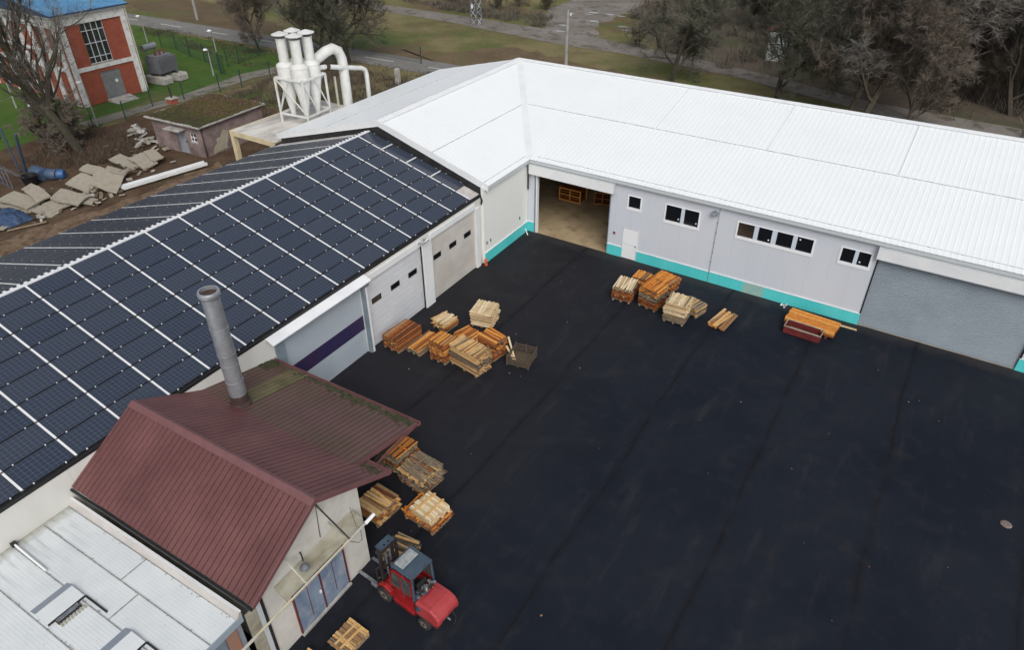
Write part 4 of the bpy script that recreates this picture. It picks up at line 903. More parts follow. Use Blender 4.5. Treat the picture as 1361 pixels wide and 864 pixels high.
stack(*gc(460+538/5.382, 560+323/5.382, .82), 1.30, 1.15, .82, -6, 'alt', ['grey', 'grey', 'tan'], 'weathered grey stack of mixed planks touching the orange-topped one', GC, seed=17, mess=.09, toppal='grey', top='x', battens=2)
t18 = stack(9.12, -21.95, 1.5, 1.05, .38, -4, 'alt', ['dark', 'orange'], 'wide reddish stack on a pallet behind the red forklift', GC, seed=18, mess=.08, toppal='orange', top='y')
fr18 = MB()
t = thing('timber_bundle', (9.22, -21.9, .39), R(-8), 'cream bundle of short boards lying on the wide reddish stack', 'timber bundle')
r = random.Random(5); fr = Matrix.Translation((9.22, -21.9, .39)) @ Matrix.Rotation(R(-8), 4, 'Z')
mb = MB(fr)
for L_ in range(6):
    for i in range(9): mb.obox((r.uniform(-.06, .06), -.5+.11*(i+.5), .03+.055*L_), (1.05*r.uniform(.93, 1.02), .098, .048), r.gauss(0, .02), r.choice(WD['pale']))
mb.build('board_pile', t)
for q in (-.25, .22):
    mb = MB(fr); mb.obox((q, 0, .36), (.08, 1.05, .04), r.uniform(-.05, .05), WD['tan'][1]); mb.build('batten', t)
stack(7.38, -22.68, 1.12, 1.2, .68, -4, 'x', ['tan', 'orange', 'tan'], 'tan stack on a pallet right beside the white gable wall', GC, seed=19, mess=.05, toppal='tan', top='x', bw=.14)
stack(10.06, -27.12, .84, .98, .26, -3, 'x', ['tan'], 'low pale pallet stack with two battens in front of the blue doors', GC, seed=20, mess=.03, toppal='tan', top='x', battens=2)
x_, y_ = gc(410, 893, 0); stack(x_, y_, .84, .98, .26, -3, 'x', ['tan'], 'low board pile cut by the lower edge of the view', GC, seed=21, mess=.03, toppal='tan', top='x', battens=1)
stack(9.35, -23.75, .95, 1.15, .42, 6, 'alt', ['grey'], 'dark weathered pallets with wire loops behind the forklift mast', GC, seed=22, mess=.05, toppal='grey', top='x', pallet=True, cat='pallet stack')
wd3 = WD['grey'][2]
# dark slatted crate with planks
c0 = G(490+1085/5.917, 380+620/5.917); c1 = G(490+1272/5.917, 380+648/5.917)
ang = math.atan2(c1.y-c0.y, c1.x-c0.x)*0.55; fr = Matrix.Translation(c0) @ Matrix.Rotation(ang, 4, 'Z')
t = thing('slatted_crate', c0, ang, 'dark open slatted crate at the right end of the stacks', 'crate'); W_ = 1.12; Dp = 1.15; Hh = .55
for (x0, x1, y0, y1) in ((0, W_, 0, .03), (0, W_, Dp-.03, Dp), (0, .03, .03, Dp-.03), (W_-.03, W_, .03, Dp-.03)):
    mb = MB(fr)
    for k in range(4): mb.box(x0, x1, y0, y1, .06+k*.14, .12+k*.14, WD['grey'][2])
    mb.build('slatted_side', t)
mb = MB(fr)
for a in (.02, W_/2, W_-.02):
    for b in (.02, Dp-.02): mb.box(a-.035, a+.035, b-.035, b+.035, 0, Hh+.05, WD['grey'][2])
mb.build('corner_post', t); mb = MB(fr); mb.box(.04, W_-.04, .04, Dp-.04, .03, .055, wd3); mb.build('base', t)
for k, (A_, B_, lb) in enumerate(((G(490+1098/5.917, 380+400/5.917, .66), G(490+1152/5.917, 380+590/5.917, .03), 'pale plank leaning on the dark crate, the upper one'), (G(490+1083/5.917, 380+472/5.917, .45), G(490+1140/5.917, 380+585/5.917, .09), 'shorter pale plank leaning across the front of the dark crate'))):
    d = (B_-A_).normalized(); s_ = d.cross(Z).normalized()*.045; u_ = s_.cross(d).normalized()*.02
    mb = MB(); mb.hexa([A_-s_-u_, B_-s_-u_, B_+s_-u_, A_+s_-u_, A_-s_+u_, B_-s_+u_, B_+s_+u_, A_+s_+u_], WD['pale'][0]); tag(mb.build('plank'), lb, 'plank')
# red trough with beams by the roller shutter
fr = Matrix.Translation((17.9, -2.47, 0)) @ Matrix.Rotation(R(-2), 4, 'Z')
t = thing('red_trough', (17.9, -2.47, 0), R(-2), 'long dark red metal trough in front of the orange beams', 'trough')
mb = MB(fr); mb.box(-.89, .89, -.36, -.33, .04, .42, REDD); mb.box(-.89, .89, .33, .36, .04, .42, REDD); mb.box(-.89, -.86, -.33, .33, .04, .42, REDD); mb.box(.86, .89, -.33, .33, .04, .42, REDD); mb.box(-.86, .86, -.33, .33, .04, .06, STEEL); mb.build('shell', t)
mb = MB(fr)
for a, b, c_, d in ((-.91, .91, -.38, -.34), (-.91, .91, .34, .38), (-.91, -.87, -.34, .34), (.87, .91, -.34, .34)): mb.box(a, b, c_, d, .42, .45, OLDWOOD)
for a in (-.7, .7): mb.box(a-.05, a+.05, -.3, .3, 0, .04, STEEL)
mb.build('rim', t); mb = MB(fr); mb.obox((-.05, -.22, .36), (1.6, .09, .03), .03, WD['grey'][1]); mb.obox((.1, -.1, .30), (1.5, .09, .03), -.03, WD['grey'][0]); mb.build('scrap_board', t)
for (x_, y_, ly_, hh, lb, sd_) in ((18.08, -1.88, .50, .43, 'orange beam bundle lying just behind the red trough', 31), (18.12, -1.28, .46, .50, 'orange beam bundle nearest the turquoise plinth behind the red trough', 32)):
    fr = Matrix.Translation((x_, y_, 0)) @ Matrix.Rotation(R(-4), 4, 'Z'); t = thing('beam_bundle', (x_, y_, 0), R(-4), lb, 'beam bundle', 'orange beam bundles by the shutter'); r = random.Random(sd_)
    mb = MB(fr)
    for q in (-.9, .9): mb.box(q-.06, q+.06, -ly_/2, ly_/2, 0, .16, WD['dark'][2])
    mb.build('bearer', t); n = 3
    for k in range(2):
        for i in range(n):
            m_ = WD['orange'][r.randrange(2)] if k else WD['dark'][r.randrange(2)]
            mb = MB(fr); mb.obox((r.uniform(-.03, .03), -ly_/2+ly_*(i+.5)/n, .16+(hh-.16)*(k+.5)/2), (2.5*r.uniform(.98, 1.0), ly_/n-.012, (hh-.16)/2-.008), r.gauss(0, .004), m_); mb.build('beam', t)
A_, B_ = G(1020+900/9.72, 390+425/9.72, .2), G(1020+1150/9.72, 390+478/9.72, .05)
mb = MB(); flatstrip(mb, A_-Vector((.6, -.05, -.05)), B_, .11, .04, (0, 0, 1), WD['pale'][2]); tag(mb.build('plank'), 'pale plank sticking out past the orange beams toward the shutter', 'plank')
mb = MB(); r = random.Random(9)
for _ in range(9): p = G(1020+r.uniform(165, 260)/9.72, 390+r.uniform(140, 190)/9.72); mb.obox((p.x, p.y, .03), (r.uniform(.04, .12), r.uniform(.03, .08), .05), r.uniform(0, 3), LAMPW, r.uniform(-.4, .4))
tag(mb.build('rubble'), 'small white rubble crumbs by the turquoise plinth left of the orange beams', 'rubble', kind='stuff')
mb = MB(); p = G(1337, 698); mb.lathe((p.x, p.y, 0), [(.17, 0), (.20, .03), (.14, .06), (.02, .07)], M('stone', (.22, .17, .15), (.14, .11, .1), scale=9, rough=.9), 9)
tag(mb.build('stone'), 'flat pinkish-brown stone on the asphalt at the far right', 'stone')
mb = MB(); A_, B_ = G(698, 308), G(701.5, 312.5, .02); mb.tube(A_+Z*.25, B_, .03, LAMPW); tag(mb.build('plastic_tube'), 'short white tube leaning at the inner corner of the white hall', 'tube')
mb = MB()
for _ in range(38):
    p = G(r.uniform(640, 1300), r.uniform(350, 850)) if r.random() < .5 else G(r.uniform(500, 800), r.uniform(350, 500))
    if p.y > -.5: continue
    s_ = r.uniform(.012, .045); mb.obox((p.x, p.y, s_*.4), (s_*1.6, s_, s_*.7), r.uniform(0, 3), r.choice([WD['tan'][2], WD['orange'][2], WD['grey'][1], WD['grey'][0], WD['tan'][0]]))
tag(mb.build('wood_chips'), 'wood chips and grit scattered over the black asphalt', 'wood chips', kind='stuff')
# inside the hall
def crate(x_, y_, rz, w_, d_, h_, lb, mat1, mat2):
    fr = Matrix.Translation((x_, y_, .013)) @ Matrix.Rotation(rz, 4, 'Z'); t = thing('slatted_crate', (x_, y_, .013), rz, lb, 'crate')
    mb = MB(fr)
    for a in (-w_/2, 0, w_/2):
        for b in (-d_/2, d_/2): mb.box(a-.04, a+.04, b-.04, b+.04, 0, h_, mat2)
    mb.box(-w_/2, w_/2, -d_/2-.05, -d_/2-.041, 0, .09, mat2); mb.box(-w_/2, w_/2, -d_/2-.05, -d_/2-.041, h_-.09, h_, mat2); mb.box(-w_/2, w_/2, -d_/2-.05, -d_/2-.041, h_*.5-.04, h_*.5+.04, mat2); mb.build('frame', t)
    mb = MB(fr)
    for k in range(5): z_ = h_*(k+.3)/5; mb.box(-w_/2+.04, w_/2-.04, -d_/2+.01, d_/2-.01, z_, z_+.07, mat1)
    mb.build('slats', t)
p = G(757, 268); crate(p.x, p.y+.5, .02, 1.6, 1.0, .95, 'orange-brown slatted crate standing inside the open hall door', WD['dark'][0], WD['orange'][1])
p = G(795, 272); crate(p.x+.1, p.y+.6, .3, 1.1, 1.0, .9, 'dark reddish crate in the shade inside the open door, right side', WD['dark'][2], WD['dark'][1])
p = G(737, 248); crate(p.x, p.y+1.5, .1, 1.5, 1.0, .8, 'dark crate deepest inside the open hall', WD['dark'][2], WD['grey'][2])

# ------------------------------------------------------------ forklift
FX, FY, FR = 10.97, -24.92, R(176)
fk = thing('forklift', (FX, FY, 0), FR, 'red forklift with dark blue cab roof and faded rear hood by the gable wall', 'forklift')
FF = Matrix.Translation((FX, FY, 0)) @ Matrix.Rotation(FR, 4, 'Z')
def F(): return MB(FF)
mb = F()
mb.extr([(1.08, .28), (1.08, .62), (.95, .78), (.40, .80), (.30, .95), (-.45, .95), (-.50, .30)], -.44, .44, REDP)
mb.extr([(1.12, .50), (1.05, .80), (.80, .90), (.52, .80), (.48, .60), (.50, .55), (.80, .80), (1.02, .72)], .44, .60, REDP); mb.extr([(1.12, .50), (1.05, .80), (.80, .90), (.52, .80), (.48, .60), (.50, .55), (.80, .80), (1.02, .72)], -.60, -.44, REDP)
mb.box(-.45, .45, .44, .56, .30, .48, REDP); mb.box(-.45, .45, -.56, -.44, .30, .48, REDP)
fb = mb.build('body', fk, bevel=.03)
mb = F(); mb.extr([(-.46, .36), (-.46, 1.02), (-1.10, 1.05), (-1.34, .98), (-1.46, .80), (-1.48, .58), (-1.30, .36)], -.50, .50, REDF); hd = mb.build('counterweight', fk, bevel=.07)
mb = F(); mb.box(-1.40, -.5, -.515, .515, .42, .50, REDD); mb.box(-1.495, -1.46, -.34, .34, .60, .66, BLACK); mb.box(-.52, -.46, -.5, .5, .5, 1.03, STEEL); mb.build('side_trim', hd)
mb = F(); mb.box(-1.12, -.66, -.32, .32, 1.045, 1.075, REDF); mb.build('hood_lid', hd, bevel=.015)
mb = F(); mb.tube((-.66, .49, .84), (-.66, .55, .84), .09, CABB, n=14); mb.tube((-1.50, .1, .62), (-1.62, .1, .62), .03, STEELL, n=8); mb.path([(-1.52, -.12, .72), (-1.68, -.1, .55), (-1.66, 0, .3)], .012, STEEL, 5); mb.build('filler_cap', hd)
mb = F(); r = random.Random(2)
for _ in range(46): mb.obox((-.50+r.uniform(-.10, .10), r.uniform(-.38, .38), 1.13+r.uniform(-.02, .06)), (r.uniform(.05, .14), r.uniform(.04, .12), r.uniform(.03, .1)), r.uniform(0, 3), r.choice([STEEL, STEELL, CABB, TYRE, OLDWOOD]))
mb.build('engine_parts', fk)
# cab
mb = F()
def post(a, b, w_=.05): mb.tube(a, b, w_, CABB, n=6)
for s_ in (1, -1):
    post((.62, .46*s_, .85), (.42, .43*s_, 2.05), .035); post((-.45, .46*s_, .95), (-.42, .43*s_, 2.05), .045)
    post((-.02, .50*s_, .9), (-.05, .45*s_, 2.05), .02)
mb.box(-.50, -.42, -.46, .46, .95, 1.05, CABB); cf = mb.build('cab_frame', fk)
mb = F(); mb.box(-.47, .47, -.47, .47, 2.03, 2.10, CABB); mb.box(-.46, -.05, -.40, .40, 2.101, 2.125, CABB); rfk = mb.build('cab_roof', fk, bevel=.03)
mb = F(); mb.box(.02, .40, -.36, .36, 2.101, 2.13, PERSPEX); mb.build('roof_light', rfk, bevel=.02)
for s_ in (1, -1):
    mb = F(); y0, y1 = (.46, .50) if s_ > 0 else (-.50, -.46)
    def dp(x_, z_): return (x_, z_)
    mb.extr([(-.42, .48), (-.42, 1.12), (.62, 1.12), (.68, .55), (.60, .48)], y0, y1, REDP)
    mb.extr([(-.42, 1.12), (-.42, 1.95), (-.36, 1.95), (-.36, 1.12)], y0, y1, REDP); mb.extr([(-.36, 1.88), (-.36, 1.95), (.42, 1.95), (.44, 1.88)], y0, y1, REDP); mb.extr([(.56, 1.12), (.38, 1.95), (.44, 1.95), (.63, 1.12)], y0, y1, REDP); mb.extr([(.06, 1.12), (.06, 1.88), (.09, 1.88), (.09, 1.12)], y0, y1, REDP)
    d_ = mb.build('cab_door', fk)
    ym = (y0+y1)/2
    mb = F(); GL2 = bpy.data.materials.get('cab_glass') or M('cab_glass', (.05, .06, .06), (.10, .11, .10), scale=4, rough=.12)
    mb.extr([(-.36, 1.12), (-.36, 1.88), (.06, 1.88), (.06, 1.12)], ym-.004, ym+.004, GL2); mb.extr([(.09, 1.12), (.09, 1.88), (.40, 1.88), (.56, 1.12)], ym-.004, ym+.004, GL2); mb.build('door_glass', d_)
    if s_ > 0: mb = F(); mb.box(.35, .50, .501, .515, .98, 1.05, BLACK); mb.build('handle', d_)
mb = F(); mb.box(-.35, .05, -.22, .22, .955, 1.06, BLACK); mb.box(-.40, -.30, -.22, .22, 1.061, 1.45, BLACK); mb.build('seat', fk, bevel=.03)
mb = F(); mb.path([(.55, 0, .85), (.42, 0, 1.2)], .03, BLACK, 8)
for i in range(12):
    a0, a1 = 2*math.pi*i/12, 2*math.pi*(i+1)/12; pp = lambda a: Vector((.40+.05*math.sin(a), .17*math.cos(a), 1.22+.17*math.sin(a)*.5)); mb.tube(pp(a0), pp(a1), .015, BLACK, n=5)
mb.build('steering_wheel', fk)
for (wx, wy, wr, ww) in ((.88, .50, .30, .20), (.88, -.50, .30, .20), (-.87, .50, .25, .17), (-.87, -.50, .25, .17)):
    mb = F(); s_ = 1 if wy > 0 else -1; prof = [(wr*.6, -ww/2), (wr*.95, -ww/2), (wr, -ww/2+.03), (wr, ww/2-.03), (wr*.95, ww/2), (wr*.6, ww/2)]
    n = 24; vs = [(wx+a*math.cos(2*math.pi*i/n), wy+b, wr+a*math.sin(2*math.pi*i/n)) for a, b in prof for i in range(n)]
    fs_ = [(k*n+i, k*n+(i+1) % n, (k+1)*n+(i+1) % n, (k+1)*n+i) for k in range(5) for i in range(n)]
    mb.mesh(vs, fs_, TYRE); wo_ = mb.build('wheel', fk, True)
    mb = F(); mb.tube((wx, wy-ww*.42, wr), (wx, wy+ww*.42, wr), wr*.62, RIM, n=20); mb.tube((wx, wy, wr), (wx, wy+s_*(ww*.5), wr), wr*.22, STEEL, n=10); mb.build('rim', wo_)
mb = F()
for s_ in (1, -1):
    mb.box(1.12, 1.24, .26*s_-.04, .26*s_+.04, .10, 2.15, STEEL); mb.box(1.02, 1.11, .36*s_-.035, .36*s_+.035, .10, 2.10, STEEL)
mb.box(1.0, 1.2, -.40, .40, 2.02, 2.12, STEEL); mb.box(1.05, 1.2, -.36, .36, 1.2, 1.28, STEEL); mb.box(1.02, 1.2, -.38, .38, .28, .36, STEEL)
ms = mb.build('mast', fk)
mb = F(); mb.tube((1.10, .08, .3), (1.10, .08, 2.2), .035, STEELL, n=10); mb.tube((1.10, -.10, .3), (1.10, -.10, 2.2), .035, STEELL, n=10); mb.box(1.02, 1.3, -.3, .3, 2.16, 2.20, CABB); mb.path([(1.16, .2, 2.1), (1.3, .25, 1.6), (1.28, .2, .9)], .02, TYRE, 6); mb.build('lift_cylinder', ms)
mb = F(); mb.box(1.25, 1.31, -.45, .45, .12, .22, STEEL); mb.box(1.25, 1.31, -.45, .45, .48, .56, STEEL)
for q in (-.42, -.15, .15, .42): mb.box(1.26, 1.30, q-.02, q+.02, .22, 1.10, STEEL)
mb.box(1.25, 1.31, -.44, .44, 1.10, 1.16, STEEL); mb.box(1.26, 1.5, .5, .56, .3, .42, STEELL); mb.build('carriage', fk)
for s_ in (.33, -.33):
    mb = F(); mb.extr([(1.315, .08), (1.315, .55), (1.36, .55), (1.37, .13), (2.38, .10), (2.40, .08)], s_-.055, s_+.055, STEELL); mb.build('fork', fk)
mb = F(); mb.tube((.44, .40, 2.11), (.48, .40, 2.16), .06, STEEL, n=10); mb.build('beacon', fk); mb = F(); mb.path([(.40, .48, 1.9), (.52, .60, 1.85), (.54, .62, 1.7)], .012, BLACK, 5); mb.box(.53, .56, .59, .72, 1.55, 1.75, BLACK); mb.build('mirror', fk)

# ------------------------------------------------------------ porch and cyclone separators
pc = thing('porch', (-18.2, 0, 0), .0, 'pale yellow framed lean-to with stained flat roof carrying the cyclones', 'porch')
mb = MB(); PZ = 4.3
q = [G(306, 170, PZ), G(415, 140, PZ)]
x0, y0 = -20.75, -5.4
mb.box(x0, -16.35, y0, 2.9, PZ-.06, PZ, PORCH); mb.build('roof', pc)
mb = MB(); mb.box(x0-.06, -16.3, y0-.07, y0-.002, PZ-.30, PZ+.03, YELL); mb.box(x0-.07, x0-.003, y0-.05, 2.9, PZ-.30, PZ+.03, YELL)
for (a, b) in ((x0+.1, y0+.1), (x0+.1, -.5), (x0+.1, 2.7)): mb.box(a-.16, a+.16, b-.16, b+.16, 0, PZ-.062, YELL)
mb.build('frame', pc)
mb = MB(); mb.box(-20.3, -16.5, -1.5, -1.4, 0, PZ-.07, PINKR); mb.build('back_wall', pc)
mb = MB(); t0 = G(360, 150, PZ)
for k in range(3): mb.box(x0+.4+k*.18, x0+.47+k*.18, -1.0, 2.6, PZ+.002, PZ+.05, PIPEW)
mb.box(-19, -17.2, -4.5, -4.35, PZ+.002, PZ+.05, PORCH); mb.build('roof_batten', pc)
cyc = thing('cyclone_separator', (-18.05, -.85, PZ), R(6), 'four off-white cyclone separators with capped stacks on a braced frame', 'cyclone separator')
CF = Matrix.Translation((-18.05, -.85, PZ)) @ Matrix.Rotation(R(6), 4, 'Z')
hs_ = 1.2
mb = MB(CF)
def bar(a, b, w_=.05): mb.tube(a, b, w_, CYC, n=4)
cs = [(-hs_, -hs_), (hs_, -hs_), (hs_, hs_), (-hs_, hs_)]
zt_ = 3.05
for i in range(4):
    a, b = cs[i], cs[(i+1) % 4]
    bar((*a, 0), (*a, zt_), .08); bar((*a, .62), (*b, .62), .085); bar((*a, zt_), (*b, zt_), .08)
    mid = ((a[0]+b[0])/2, (a[1]+b[1])/2); bar((*mid, .62), (*a, zt_), .045) if i % 2 else bar((*a, zt_), (*b, .7), .045); bar((*mid, zt_), (*b, .7), .045) if i % 2 else bar((*mid, zt_), (*a, .7), .03)
mb.build('frame', cyc)
for i, (sx_, sy_) in enumerate(((-.6, -.6), (.6, -.6), (.6, .6), (-.6, .6))):
    mb = MB(CF); mb.lathe((sx_, sy_, 0), [(.16, .35), (.20, .75), (.58, 2.85), (.60, 3.1), (.60, 3.85), (.57, 3.92), (.42, 4.0), (.36, 4.05)], CYC, 22)
    mb.lathe((sx_, sy_, 0), [(.61, 3.08), (.625, 3.09), (.625, 3.14), (.61, 3.15)], CYC, 22); mb.lathe((sx_, sy_, 0), [(.605, 3.75), (.62, 3.76), (.62, 3.80), (.605, 3.81)], CYC, 22)
    cb_ = mb.build('cyclone_body', cyc, True)
    mb = MB(CF); mb.lathe((sx_, sy_, 0), [(.34, 4.0), (.34, 5.55), (.38, 5.56), (.38, 5.60), (.345, 5.61), (.33, 5.0)], CYC, 20); mb.build('stack', cb_, True)
    mb = MB(CF); mb.lathe((sx_, sy_, 0), [(.56, 5.80), (.57, 5.84), (.06, 6.02), (.01, 6.02)], CYC, 20); mb.lathe((sx_, sy_, 0), [(.01, 5.795), (.55, 5.795)], STEEL, 20)
    for k in range(3): a_ = k*2.1; mb.tube((sx_+.33*math.cos(a_), sy_+.33*math.sin(a_), 5.55), (sx_+.40*math.cos(a_), sy_+.40*math.sin(a_), 5.82), .015, STEEL, n=4)
    mb.build('rain_cap', cb_, True)
mb = MB(); mb.path([(-17.9, -.2, 8.0), (-17.8, .6, 8.15), (-17.7, 1.5, 8.5), (-17.65, 2.1, 8.6), (-17.6, 2.6, 8.35), (-17.6, 2.85, 7.8), (-17.6, 2.9, 7.2), (-17.6, 2.9, 4.3)], .36, CYC, 20); mb.build('main_duct', cyc, True)
mb = MB(); mb.path([(-17.4, -.1, 7.75), (-17.4, 1.1, 7.6), (-17.4, 4.55, 6.75), (-17.4, 4.9, 6.55), (-17.4, 5.0, 6.2), (-17.4, 5.0, 4.3)], .17, CYC, 14); mb.lathe((0, 0, 0), [(.01, -5), (.01, -4.9)], CYC, 4) if 0 else None; sd_ = mb.build('side_duct', cyc, True)
mb = MB(); mb.tube((-17.4, 1.0, 7.63), (-17.4, 1.3, 7.55), .22, RUST, n=14); mb.build('rusty_coupling', sd_, True)
mb = MB(); mb.tube((-17.9, 2.2, 4.3), (-17.9, 2.2, 6.6), .09, PIPEW, n=10); mb.build('post', cyc, True)

# ------------------------------------------------------------ brick substation and its yard
bb = thing('brick_building', (-56, 2.5, 0), 0, 'tall red-brick building with white pilasters, blue roof and barred window', 'building')
bx, by0, by1, BH = -48.5, -.75, 5.55, 7.75
WX0, WX1, DX0, DX1 = 2.05, 3.95, 1.95, 4.05    # window and door ranges measured from by0
mb = MB(); wall(mb, (bx, by0, 0), (0, 1, 0), by1-by0, BH, [(1.85, 4.05, 3.5, 7.1), (2.35, 4.35, 0, 2.7)], .3, BRICK)
mb.box(-70, bx-.31, by0, by0+.3, 0, BH, BRICK); mb.box(-70, bx-.31, by1-.3, by1, 0, BH, BRICK); mb.box(-70, -69.7, by0+.31, by1-.31, 0, BH, BRICK); mb.build('wall', bb)
mb = MB(); x1 = bx+.12
mb.box(x1-.5, x1, by1-.0, by1+.12, 0, BH+.1, PEELW); mb.box(bx+.003, x1, by1-.40, by1-.001, 0, BH+.1, PEELW); mb.box(bx+.003, x1, by0-.1, by0+.42, 0, BH+.1, PEELW)
mb.box(bx+.004, x1-.002, by0+.42, by1-.4, 7.12, BH+.1, PEELW); mb.box(bx+.004, x1-.02, by0+.42, by1-.4, 3.05, 3.42, PEELW)
k = 0
for xx in (-49.3, -51.4, -53.5, -55.6, -57.7, -59.8, -62, -64.2, -66.4):
    mb.box(xx-.35, xx+.35, by0-.12, by0-.003, 0, BH-.9, PEELW)
mb.box(-70, bx-.2, by0-.14, by0-.004, BH-.9, BH+.1, PEELW); mb.box(-70, bx-.3, by0-.16, by0-.125, 3.1, 3.5, PEELW); mb.box(-70, bx-.3, by0-.16, by0-.125, 4.6, 4.9, PEELW); mb.build('pilaster', bb)
mb = MB(); mb.box(bx+.003, bx+.28, by0-.2, by1+.25, BH+.1, BH+.36, TRIMW); mb.box(-70, bx, by0-.5, by1+.3, BH+.1, BH+.30, TRIMW); mb.build('cornice', bb)
mb = MB(); du = Vector((0, 1, 0)); dd = Vector((-1, 0, .14)).normalized(); corr(mb, Vector((bx+.5, 0, BH+.42)), du, dd, du.cross(dd)*-1 if du.cross(dd).z < 0 else du.cross(dd), by0-.7, by1+.5, lambda t: 0, lambda t: 23, BLUER, [(0, 0), (.2, 0), (.24, .05), (.32, .05), (.36, 0)])
mb.box(bx+.45, bx+.52, by0-.7, by1+.5, BH+.30, BH+.40, BLUED); mb.face([(bx+.5, by0-.7, BH+.3), (-70, by0-.7, BH+.3), (-70, by0-.7, BH+3.4), (bx+.5, by0-.7, BH+.42)], BLUED); mb.build('roof', bb)
y0w, y1w = by0+1.85, by0+4.05
mb = MB(); n = 4
for i in range(n+1): q = y0w+(y1w-y0w)*i/n; mb.box(bx-.1, bx-.04, q-.03, q+.03, 3.5, 7.1, TRIMG)
for z_ in (3.55, 4.1, 5.3, 6.4, 7.07): mb.box(bx-.1, bx-.035, y0w, y1w, z_-.03, z_+.03, TRIMG)
mb.box(bx-.0, bx+.10, y0w-.05, y1w+.05, 3.425, 3.5, CONC); wn = mb.build('window', bb)
mb = MB(); mb.box(bx-.15, bx-.13, y0w, y1w, 3.5, 7.1, M('dirty_glass', (.02, .025, .022), (.05, .06, .055), scale=2, rough=.2)); mb.build('pane', wn)
y0d, y1d = by0+2.35, by0+4.35; ym = (y0d+y1d)/2
for a, b in ((y0d, ym-.01), (ym+.01, y1d)):
    mb = MB(); mb.box(bx-.16, bx-.08, a, b, .02, 2.69, DOORS)
    dl = mb.build('door_leaf', bb)
    if b == y1d: mb = MB(); mb.box(bx-.079, bx-.07, ym+.3, ym+.55, 1.5, 1.75, LAMPW); mb.build('notice_plate', dl)
mb = MB(); mb.hexa([(bx+.13, y0d-.15, -.02), (bx+1.7, y0d-.1, -.02), (bx+1.7, y1d+.1, -.02), (bx+.13, y1d+.15, -.02), (bx+.13, y0d-.15, .22), (bx+1.7, y0d-.1, .02), (bx+1.7, y1d+.1, .02), (bx+.13, y1d+.15, .22)], CONC); mb.build('door_step', bb)
mb = MB(); mb.path([(bx+.22, by1+.2, BH), (bx+.2, by1+.18, .1)], .06, PIPEW, 8); mb.build('downpipe', bb, True)
# low wing on the far left
b2 = thing('side_building', (-68, -9, 0), 0, 'low white building with blue roof at the left edge behind the tree', 'building')
mb = MB(); mb.box(-75, -66, -14, -1.6, 0, 4.2, PEELW); mb.build('wall', b2); mb = MB(); mb.box(-75.4, -65.6, -14.4, -1.55, 4.21, 4.5, BLUER); mb.build('roof', b2)
# transformer
tp = G(212, 104); TX, TY = -50.0, 8.9
tr = thing('transformer', (TX, TY, .75), R(8), 'grey finned transformer with silver conservator drum on concrete blocks', 'transformer')
TF = Matrix.Translation((TX, TY, .75)) @ Matrix.Rotation(R(8), 4, 'Z')
mb = MB(TF); mb.box(-.7, .7, -1.0, 1.0, .1, 1.9, STEELG); mb.build('tank', tr, bevel=.03)
mb = MB(TF)
for i in range(13): y_ = -1.1+i*.18; mb.box(.71, 1.05, y_, y_+.07, .3, 1.75, STEELG)
for i in range(6): x_ = -.5+i*.2; mb.box(x_, x_+.07, -1.35, -1.01, .3, 1.75, STEELG)
mb.build('cooling_fin', tr)
mb = MB(TF); mb.tube((-.3, -1.5, 2.75), (-.3, .1, 2.75), .30, GALV, n=18); mb.tube((-.3, -1.2, 1.9), (-.3, -1.2, 2.5), .06, STEELG, n=8); mb.tube((-.3, -.1, 1.9), (-.3, -.1, 2.5), .06, STEELG, n=8); mb.build('conservator', tr, True)
mb = MB(TF)
for q in (-.55, 0, .55): mb.lathe((.2, q, 0), [(.12, 1.9), (.09, 2.0), (.14, 2.05), (.08, 2.12), (.13, 2.18), (.06, 2.26), (.10, 2.32), (.03, 2.45)], REDD, 12)
mb.build('bushing', tr, True)
for q in (-.8, .8): mb = MB(TF); mb.box(-.8, 1.1, q-.1, q+.1, 0, .1, STEEL); mb.build('skid', tr)
for k, (dy, lb) in enumerate(((-.85, 'concrete block under the transformer, the one nearest the brick wall'), (.95, 'concrete block under the transformer, the one nearer the lawn'))):
    mb = MB(Matrix.Translation((TX+.25, TY+dy, 0)) @ Matrix.Rotation(R(8), 4, 'Z')); mb.extr([(-1.3, 0), (-1.3, .74), (1.2, .74), (1.35, .55), (1.35, 0)], -.6, .6, CONC); tag(mb.build('concrete_block', None, False, .04), lb, 'concrete block', 'blocks under the transformer')
# low concrete wall
A_, B_ = G(40, 143), G(80, 163); mb = MB(); d = (B_-A_).normalized(); n_ = Vector((-d.y, d.x, 0))*.12
mb.hexa([A_-n_, B_-n_, B_+n_, A_+n_, A_-n_+Z*.75, B_-n_+Z*.75, B_+n_+Z*.75, A_+n_+Z*.75], PEELW); tag(mb.build('low_wall'), 'low whitewashed wall on the lawn left of the big bare tree', 'wall')
# lamps
def lamp(bx_, by_, h, lb):
    p = G(bx_, by_); t = thing('street_lamp', p, 0, lb, 'street lamp', 'lamp posts around the brick building'); fr = Matrix.Translation(p)
    mb = MB(fr); mb.tube((0, 0, 0), (0, 0, h), .07, LAMPP, .045, 10); mb.tube((0, 0, 0), (0, 0, .6), .09, LAMPP, n=10); mb.tube((0, 0, h-.05), (.15, -.35, h+.05), .03, LAMPP, n=6); mb.build('post', t, True)
    mb = MB(fr); mb.lathe((.18, -.42, h+.02), [(.05, -.08), (.20, -.05), (.24, .03), (.16, .12), (.03, .15)], LAMPW, 12); mb.build('lamp_head', t, True)
lamp(196, 56, 3.1, 'street lamp between the brick building corner and the road')
lamp(292, 88, 3.8, 'taller street lamp at the corner of the green mesh fence')
lamp(284, 100, 2.7, 'shorter street lamp standing on the bright green lawn')
lamp(22, 143, 3.85, 'street lamp at the left edge in front of the pilasters')
lamp(130, 168, 3.9, 'street lamp right of the big bare tree, by the path')
